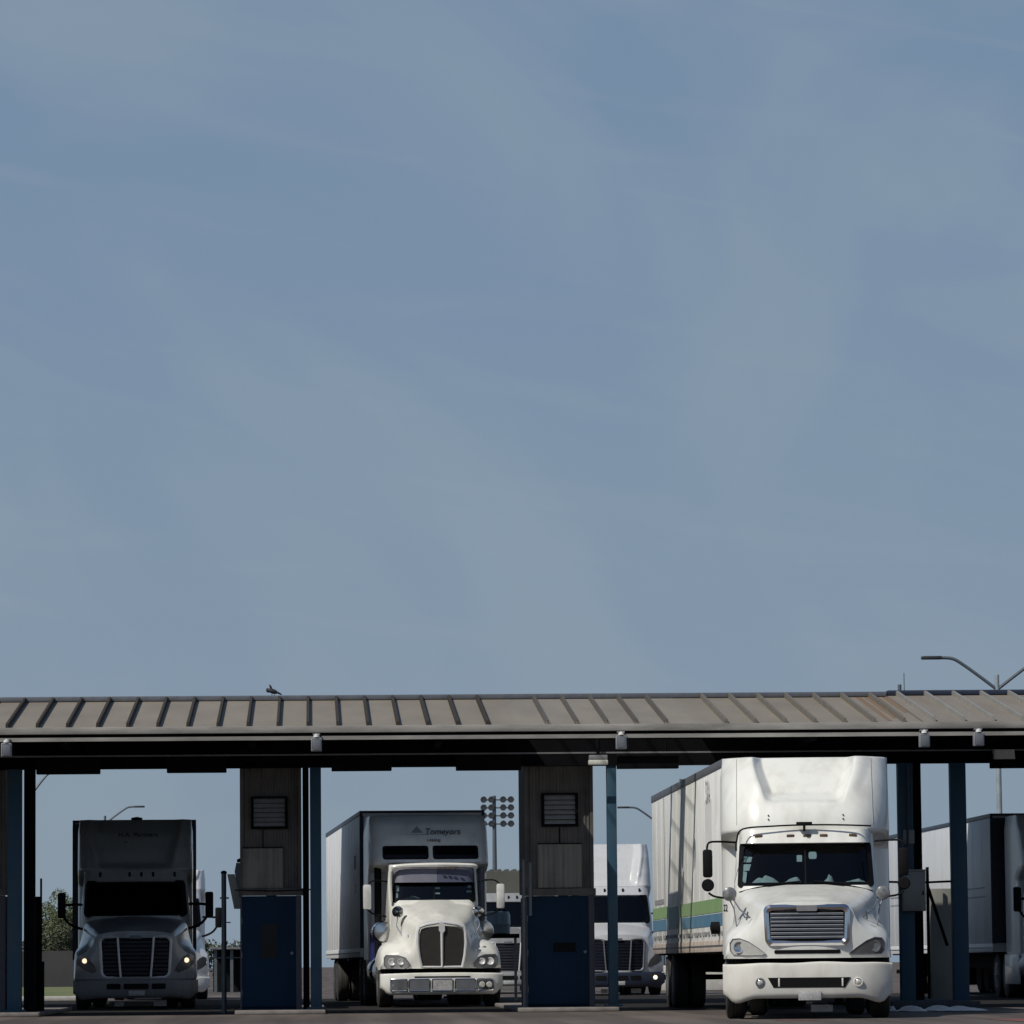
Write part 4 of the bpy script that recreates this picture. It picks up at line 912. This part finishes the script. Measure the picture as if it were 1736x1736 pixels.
for (a, b, yb_, l) in ((62, 170, 1313, 'dark lane sign hanging left over the grey truck lane'), (283, 384, 1310.5, 'dark lane sign hanging over the grey truck lane beside the first booth'),
                   (562, 664, 1307.5, 'dark lane sign hanging over the middle lane beside the blue column'), (773, 883, 1306.5, 'dark lane sign hanging over the middle lane beside the second booth'),
                   (1046, 1150, 1303.5, 'dark lane sign hanging beside the striped trailer'), (1679, 1790, 1302.5, 'dark lane sign hanging at the right edge under the tilted lamp')):
    Y = 79.6; pa, pb_ = at(a, yb_, Y), at(b, yb_, Y)
    o = thing('lane_sign', l, 'sign', ((pa.x+pb_.x)/2, Y, pa.z), 0, 'lane signs under the beam'); w = (pb_.x-pa.x)/2
    MB().box(-w, w, -.12, .12, 0, .30, .012).build('case', 'steel_black', o)
    MB().box(-w+.05, w-.05, .121, .126, .05, .25).build('face', 'navy', o)
    MB().tube([(-w*.6, 0, .3), (-w*.6, 0, .5)], .02).tube([(w*.6, 0, .3), (w*.6, 0, .5)], .02).build('hanger', 'steel_black', o)

# electrical box, sign and conduit on the fourth column
def colbox(name, a, b, c, d, m, label, cat, Y=79.86, dep=.16):
    p0, p1 = at(a, d, Y), at(b, c, Y); xc = (p0.x+p1.x)/2
    o = thing(name, label, cat, (xc, Y, p0.z)); w = (p1.x-p0.x)/2; h = p1.z-p0.z
    MB().box(-w, w, -dep, 0, 0, h, .012).build('case', m, o)
    return o, w, h, dep
o, w, h, dp = colbox('electrical_box', 1529, 1567, 1477, 1545, 'box_grey', 'grey electrical box on the column beside the truck with hollowed fairing', 'electrical box')
MB().box(-w-.012, w+.012, -dp-.02, .0, h+.002, h+.03).build('hood', 'box_grey', o)
MB().box(-w+.02, w-.02, -dp-.012, -dp-.001, .02, h-.06, .004).build('door', 'box_grey', o)
MB().box(w-.06, w-.04, -dp-.03, -dp-.012, h*.4, h*.5).build('latch', 'black', o)
o, w, h, dp = colbox('notice_plate', 1531, 1550, 1406.5, 1430.5, 'fixture', 'small blank grey plate on the column above the electrical box', 'plate', dep=.02)
p0, p1 = at(1539, 1476, 79.8), at(1539, 1300, 79.8)
tag(MB().tube([p0, p1], .018, 8).build('conduit', 'navy'), 'blue conduit pipe rising from the electrical box', 'conduit')

# sheets of white plastic on the ground at the dark kerb
for k, (a, b, yy, l) in enumerate(((1500, 1516, 75.2, 'small white plastic scrap nearest the truck at the dark island'), (1528, 1560, 74.6, 'white plastic sheet lying at the left end of the dark island'),
                             (1572, 1612, 74.9, 'largest crumpled white plastic sheet in front of the dark island'), (1614, 1660, 74.8, 'white plastic sheet at the right end of the dark island'))):
    xa, xb = X(a, yy, 1720), X(b, yy, 1720); mb = MB(); rnd = [random.random()*6 for _ in range(4)]
    def P(u, v):
        e = 1+.12*math.sin(u*9+rnd[0]); zz_ = .012+.085*math.sin(math.pi*v)*math.sin(math.pi*min(1, max(0, u)))**.5*(.55+.45*math.sin(u*8+rnd[1]+v*2))
        return (lerp(xa, xb, u)+.05*math.sin(v*6+rnd[2]), yy+2.0*(v-.5)*e, zz_)
    mb.grid(P, 18, 8); tag(mb.build('plastic_sheet', 'sheet'), l, 'plastic sheet', 'white plastic sheets by the kerb')

# posts and lane equipment
p = at(380, 1700, 81.5)
o = thing('reader_post', 'thin grey post with a black cap beside the first booth', 'post', (p.x, 81.5, 0))
zt = Z(380, 1481, 81.5)
MB().tube([(0, 0, 0), (0, 0, zt)], .045, 10).build('pole', 'galv_dark', o)
MB().lathe([(.055, 0), (.055, .03), (.03, .05), (.005, .055)], (0, 0, zt), 'z', 10).build('cap', 'black', o)
MB().box(-.07, .09, -.03, .03, zt-.45, zt-.42).box(-.03, .12, -.03, .03, zt-.88, zt-.86).box(-.2, .3, -.02, .02, .98, 1.0).build('bracket', 'rail_grey', o)
p = at(398, 1535, 80.8)
o = thing('intercom_box', 'tilted grey intercom box mounted on the left side of the first booth', 'intercom', p)
zt = Z(398, 1460, 80.8)-p.z
mb = MB(); pl = [(-.13, .55), (.0, .55), (.14, -.06), (-.01, -.06)]
mb.plate(pl[::-1], -.12, .24).build('case', 'box_grey', o, smooth=False)
MB().plate([(.03, .75), (.12, .75), (.13, .1), (.08, .1), (.0, .6)][::-1], -.1, .2).build('hood', 'galv_dark', o)
MB().lathe([(.05, 0), (.05, .05), (.01, .07)], (.09, 0, .76), 'z', 10).build('cap', 'black', o)
MB().tube([(.05, .02, .1), (.15, .1, .1)], .02).build('bracket', 'black', o)
# barrier cabinet at the left column
xa, xb = X(41, 81.8, 1600), X(69, 81.8, 1600)
o = thing('barrier_cabinet', 'black barrier gate cabinet beside the leftmost blue column', 'barrier', ((xa+xb)/2, 81.8, .0)); w = (xb-xa)/2
MB().box(-w, w, -.0, .4, .05, Z(50, 1520, 81.8), .01).build('case', 'steel_black', o)
MB().box(w-.03, w+.05, -.0, .3, .05, Z(50, 1630, 81.8), .01).build('base', 'steel_black', o)
MB().tube([(w-.0, .1, 1.0), (w-.0, .1, Z(69, 1489, 81.8))], .02, 6).build('post', 'steel_black', o)
# barrier arm post between right columns
p = at(1576, 1700, 84)
o = thing('barrier_post', 'black post with a slanting stay between the two right-hand columns', 'barrier', (p.x, 84, 0))
MB().tube([(0, 0, 0), (0, 0, Z(1576, 1470, 84))], .03, 8).build('post', 'steel_black', o)
MB().tube([(0, 0, 2.2), (.35, 0, 1.1)], .03, 8).build('stay', 'steel_black', o)
MB().box(.1, .48, .3, .7, 0.0, Z(1590, 1506, 84), .01).build('cabinet', 'box_grey', o)
p = at(893, 1500, 79.95)
o = thing('guard_rail', 'dark upright guard rail at the left side of the second booth', 'rail', (p.x, 79.95, .075))
MB().tube([(-.06, 0, 0), (-.06, 0, Z(886, 1465, 79.95)), (.06, 0, Z(886, 1470, 79.95)), (.06, 0, 1.6)], .03, 8).build('rail', 'galv_dark', o)
# barrels far behind the middle lane
for k, (px, sc, l) in enumerate(((836, 1, 'pale blue plastic barrel beside the split grille truck'), (851, 1, 'pale blue plastic barrel nearer the second booth'))):
    p = at(px, 1583, 104)
    o = thing('barrel', l, 'barrel', (p.x, 104, p.z), 0, 'blue barrels on the rack')
    MB().lathe([(.02, 0), (.17, 0), (.19, .02), (.19, .2), (.2, .22), (.19, .24), (.19, .42), (.16, .5), (.02, .51)], (0, 0, 0), 'z', 18).build('drum', 'barrel', o)
    MB().lathe([(.04, .5), (.04, .54), (.01, .55)], (.06, 0, 0), 'z', 10).build('cap', 'black', o)
p = at(846, 1590, 104)
o = thing('storage_rack', 'dark rack holding pale blue barrels beside the split grille truck', 'rack', (p.x, 104, 0)); hz = at(846, 1583, 104).z
MB().box(-.45, .45, -.35, .35, hz-.10, hz-.004).build('shelf', 'steel_black', o)
for sx in (-.38, .36): MB().box(sx-.03, sx+.03, -.3, -.24, 0, hz-.1).build('leg', 'fixture_w' if sx > 0 else 'steel_black', o)

# ------------------------------------------------------------------ far things
def street_lamp(px, py_top, Y, arms, label, m='galv', thick=.09):
    p = at(px, py_top, Y)
    o = thing('street_lamp', label, 'street lamp', (p.x, Y, 0), 0, 'street lamps beyond the canopy')
    MB().tube([(0, 0, 0), (0, 0, p.z)], [thick*1.2, thick*.75], 12).build('pole', m, o)
    for (dx, dz) in arms:
        s = 1 if dx > 0 else -1
        a = MB().tube(catmull([(0, 0, p.z-.45), (dx*.25, 0, p.z-.45+dz*.40), (dx*.5, 0, p.z-.45+dz*.78), (dx*.66, 0, p.z-.45+dz*.97), (dx*.86, 0, p.z-.45+dz)], 4), [.05]*17, 8).build('arm', 'galv_dark', o)
        MB().box(min(dx*.82, dx*1.12), max(dx*.82, dx*1.12), -.14, .14, p.z-.45+dz-.05, p.z-.45+dz+.05, .03).build('lamp_head', 'lamp_dark', a)
street_lamp(1690, 1144, 137, [(-2.05, .98), (2.05, .98)], 'tall double armed street lamp at the right, above the canopy roof')
street_lamp(178, 1383, 258, [(2.0, .95)], 'street lamp standing above the grey truck trailer', 'galv_dark')
street_lamp(1122, 1386, 240, [(-2.1, 1.0)], 'street lamp with its arm reaching left beside the striped trailer', 'galv_dark')
street_lamp(46, 1340, 200, [(1.4, 1.2)], 'street lamp hidden behind the leftmost column, arm showing', 'galv_dark')
# sports light tower
Y = 330
px0 = 839
o = thing('light_tower', 'sports ground light tower with four rows of lamps behind the middle lane', 'light tower', (X(px0, Y), Y, 0), 0)
s = Y/F
MB().tube([(0, 0, 0), (0, 0, Z(839, 1349, Y))], [.22, .13], 10).build('pole', 'galv_dark', o)
for yy in (1356, 1369.5, 1383, 1397):
    z = Z(845, yy, Y)
    bar = MB().box(-23*s, 34*s, -.05, .05, z-.05, z+.05).build('crossbar', 'galv_dark', o)
    for xx in (821, 834, 854, 867):
        MB().lathe([(.05, .25), (.18, .15), (.24, -.05), (.21, -.08), (.02, -.06)], ((xx-839)*s, -.15, z+.02), 'y', 12).build('lamp', 'lamp_dark', bar)
# grandstand with a toothed top edge
Y = 240
o = thing('grandstand', 'grey grandstand wall with a toothed top edge far behind the middle lane', 'building', (X(880, Y), Y, 0))
zt = Z(860, 1478, Y)
MB().box(-4, 4, 0, 6, 2.9, zt).build('wall', 'stand', o)
mb = MB()
for k in range(20): mb.box(-3.9+k*.4, -3.72+k*.4, 0, 6, zt, zt+.14)
mb.build('parapet', 'stand', o)
MB().box(-4, 4, -.1, 5.9, 2.55, 2.88).build('fascia', 'concrete_w', o)
MB().box(-4, 4, .6, 5.9, 0, 2.55).build('base_wall', 'chassis', o)
# wall, trees, treeline
o = tag(MB().box(X(20, 206), X(200, 206), 206, 206.4, 0, Z(100, 1612, 206)).build('boundary_wall', 'wallg'), 'grey boundary wall behind the grass at the left', 'wall')
tag(MB().box(X(1100, 135), X(1420, 135), 135, 135.5, 0, .75, .03).build('concrete_barrier', 'concrete_w'), 'pale concrete barrier seen under the striped trailer', 'barrier')
xa, xb = X(360, 150), X(425, 150)
o = thing('shed', 'low dark open shed between the grey truck and the first booth', 'shed', ((xa+xb)/2, 150, 0)); w = (xb-xa)/2
MB().box(-w-.1, w+.1, -.3, 2.6, Z(392, 1609, 150), Z(392, 1605.5, 150)).build('roof', 'steel_line', o)
MB().box(-w, w, .8, 2.4, 0, Z(392, 1609.5, 150)).build('wall', 'chassis', o)
for x in (-w+.1, 0, w-.1): MB().box(x-.05, x+.05, -.1, 0, 0, Z(392, 1609.5, 150)).build('post', 'galv_dark', o)
def leaves(mb, c, rx, rz, n, size, seed):
    rn = random.Random(seed)
    lobes = [(rn.uniform(-.6, .6)*rx, rn.uniform(-.6, .6)*rx, rn.uniform(-.55, .6)*rz, rn.uniform(.3, .55)) for _ in range(9)]
    for i in range(n):
        l = lobes[rn.randrange(9)]
        v = Vector((rn.gauss(0, 1), rn.gauss(0, 1), rn.gauss(0, 1))).normalized()*rn.uniform(.55, 1)**.5*l[3]
        p = Vector((c[0]+l[0]+v.x*rx, c[1]+l[1]+v.y*rx, c[2]+l[2]+v.z*rz))
        a = Vector((rn.gauss(0, 1), rn.gauss(0, 1), rn.gauss(0, 1))).normalized(); b = a.orthogonal().normalized(); sz = size*rn.uniform(.6, 1.3)
        mb.add([p-a*sz, p+b*sz*.5, p+a*sz, p-b*sz*.5], [(0, 1, 2, 3)])
def tree(px, Y, ztop, rx, label, m, seed, name='tree'):
    x = X(px, Y); o = thing(name, label, 'tree', (x, Y, 0), 0, 'trees beyond the left lane')
    MB().tube([(0, 0, 0), (.05, 0, ztop*.35), (-.05, .05, ztop*.7)], [.14, .10, .04], 8).tube([(.03, 0, ztop*.3), (.5, .1, ztop*.6)], [.06, .02], 6).tube([(.03, 0, ztop*.28), (-.5, .1, ztop*.6)], [.06, .02], 6).build('trunk', 'bark', o)
    mb = MB(); leaves(mb, (0, 0, ztop*.60), rx*1.15, ztop*.45, 9000, .055, seed); mb.build('crown', m, o, smooth=False)
tree(92, 226, 3.9, 1.1, 'olive green bushy tree behind the wall, between column and grey truck', 'leaf', 3)
tree(116, 222, 4.3, 1.0, 'taller green tree touching the mirror of the grey truck', 'leaf', 5)
tree(84, 214, 2.7, .8, 'dark green shrub tree low behind the wall at the left', 'leaf2', 9)
tree(110, 213, 2.9, .9, 'dark green shrub tree behind the wall right beside the grey truck', 'leaf2', 11)
tree(136, 224, 3.7, 1.0, 'green tree mostly hidden by the grey truck', 'leaf', 13)
mb = MB(); rn = random.Random(4)
for i in range(17):
    leaves(mb, (-37+i*1.95+rn.uniform(-.6, .6), 420+rn.uniform(-4, 4), 1.45), 2.4, 2.0+rn.uniform(-.2, .3), 900, .17, 100+i)
tag(mb.build('treeline', 'leaf2', smooth=False), 'low dark treeline on the horizon', 'treeline', kind='stuff')

# pigeon on the ridge and pipes by the roof joint
p = at(462, 1186, 82); p.z = zR+.078
o = MB()
def ell(cx, cz, a, b, rot, cy=0, d=.05):
    vs = []; n = 12
    for j in range(7):
        t = math.pi*j/6
        for i in range(n):
            f = 2*math.pi*i/n; q = (a*math.cos(t), d*math.sin(t)*math.cos(f), b*math.sin(t)*math.sin(f))
            vs.append((cx+q[0]*math.cos(rot)-q[2]*math.sin(rot), cy+q[1], cz+q[0]*math.sin(rot)+q[2]*math.cos(rot)))
    o.add(vs, [(j*n+i, j*n+(i+1) % n, (j+1)*n+(i+1) % n, (j+1)*n+i) for j in range(6) for i in range(n)])
ell(0, .085, .105, .045, R(-18)); ell(-.085, .10, .032, .045, R(20), 0, .03); ell(.11, .05, .07, .018, R(-28)); ell(-.03, .155, .06, .02, R(115), .03, .015)
o.tube([(-.01, .02, .06), (-.01, .02, 0)], .006, 5).tube([(.03, -.02, .06), (.03, -.02, 0)], .006, 5).add([(-.11, -.008, .10), (-.11, .008, .10), (-.14, 0, .092)], [(0, 1, 2)])
b = o.build('pigeon', 'bird'); b.location = p
tag(b, 'dark pigeon raising its wing on the canopy ridge', 'bird')
p = at(1523, 1182, 82.3)
o = thing('vent_pipe', 'short grey pipe standing at the joint of the canopy roof', 'pipe', (p.x, 82.1, zR))
MB().tube([(0, 0, -.1), (0, 0, Z(1523, 1160, 82)-zR)], .035, 8).build('pipe', 'galv_dark', o)
MB().tube([(.09, .05, -.1), (.09, .05, Z(1523, 1140, 82)-zR)], .008, 6).build('rod', 'galv_dark', o)

# ------------------------------------------------------------------ light and sky
AZ, EL = R(51), R(48)
sd = bpy.data.lights.new('sun', 'SUN'); sd.energy = 3.7; sd.angle = R(.53); sd.color = (1, .95, .86)
sun = bpy.data.objects.new('sun', sd); COL.objects.link(sun)
d = Vector((-math.sin(AZ)*math.cos(EL), -math.cos(AZ)*math.cos(EL), math.sin(EL)))
sun.rotation_euler = d.to_track_quat('Z', 'Y').to_euler(); sun.location = (-30, 20, 60)
W = bpy.data.worlds.new("World"); S.world = W; W.use_nodes = True
N, L = W.node_tree.nodes, W.node_tree.links
bg = N["Background"]
sky = N.new("ShaderNodeTexSky"); sky.sky_type = 'NISHITA'; sky.sun_disc = False; sky.sun_elevation = EL; sky.sun_rotation = math.atan2(d.x, d.y)
sky.air_density = 1.0; sky.dust_density = 1.0; sky.ozone_density = 1.5
tc = N.new("ShaderNodeTexCoord")
def streaks(ang, sx, sz, loc, detail, dist):
    r = N.new("ShaderNodeMapping"); r.inputs["Rotation"].default_value = (0, R(ang), 0)
    q = N.new("ShaderNodeMapping"); q.inputs["Scale"].default_value = (sx, 3, sz); q.inputs["Location"].default_value = loc
    z = N.new("ShaderNodeTexNoise"); z.inputs["Scale"].default_value = 1; z.inputs["Detail"].default_value = detail; z.inputs["Roughness"].default_value = .5; z.inputs["Distortion"].default_value = dist
    L.new(tc.outputs["Generated"], r.inputs[0]); L.new(r.outputs[0], q.inputs[0]); L.new(q.outputs[0], z.inputs["Vector"]); return z
nz = streaks(-38, 7, 12, (3.1, 0, 1.62), 4, 1.0)
nz2 = streaks(-12, 10, 60, (0, 2, 5), 5, .9)
def mix(a, b, f, blend='MIX'):
    m = N.new("ShaderNodeMix"); m.data_type = 'RGBA'; m.blend_type = blend
    for k, v in (("A", a), ("B", b), ("Factor", f)):
        if hasattr(v, 'links'): L.new(v, m.inputs[k])
        else: m.inputs[k].default_value = (*v, 1) if k != "Factor" else v
    return m.outputs["Result"]
sep = N.new("ShaderNodeSeparateXYZ"); L.new(tc.outputs["Generated"], sep.inputs[0])
def rng(src, a, b, c=0, d=1):
    r = N.new("ShaderNodeMapRange"); r.interpolation_type = 'SMOOTHSTEP'
    for k, v in zip(("From Min", "From Max", "To Min", "To Max"), (a, b, c, d)): r.inputs[k].default_value = v
    L.new(src, r.inputs["Value"]); return r.outputs[0]
base = mix(sky.outputs[0], (.60, .64, .72), 1.0, 'MULTIPLY')
# thin high veil that thickens towards the horizon
veil = mix((2.42, 3.20, 4.18), (1.88, 2.80, 4.12), rng(sep.outputs["Z"], .02, .24))
veil = mix(veil, (2.68, 3.46, 4.28), rng(nz.outputs["Fac"], .38, .68, 0, .75))
veil = mix(veil, (2.80, 3.52, 4.26), rng(nz2.outputs["Fac"], .48, .72, 0, .30))
col = mix(base, veil, rng(sep.outputs["Z"], .20, .60, .9, .1))
L.new(col, bg.inputs["Color"])
bg.inputs["Strength"].default_value = .094
S.view_settings.view_transform = 'Standard'; S.view_settings.look = 'None'; S.view_settings.exposure = 0; S.view_settings.gamma = 1
S.render.engine = 'CYCLES'
S.cycles.use_denoising = True
S.cycles.max_bounces = 8
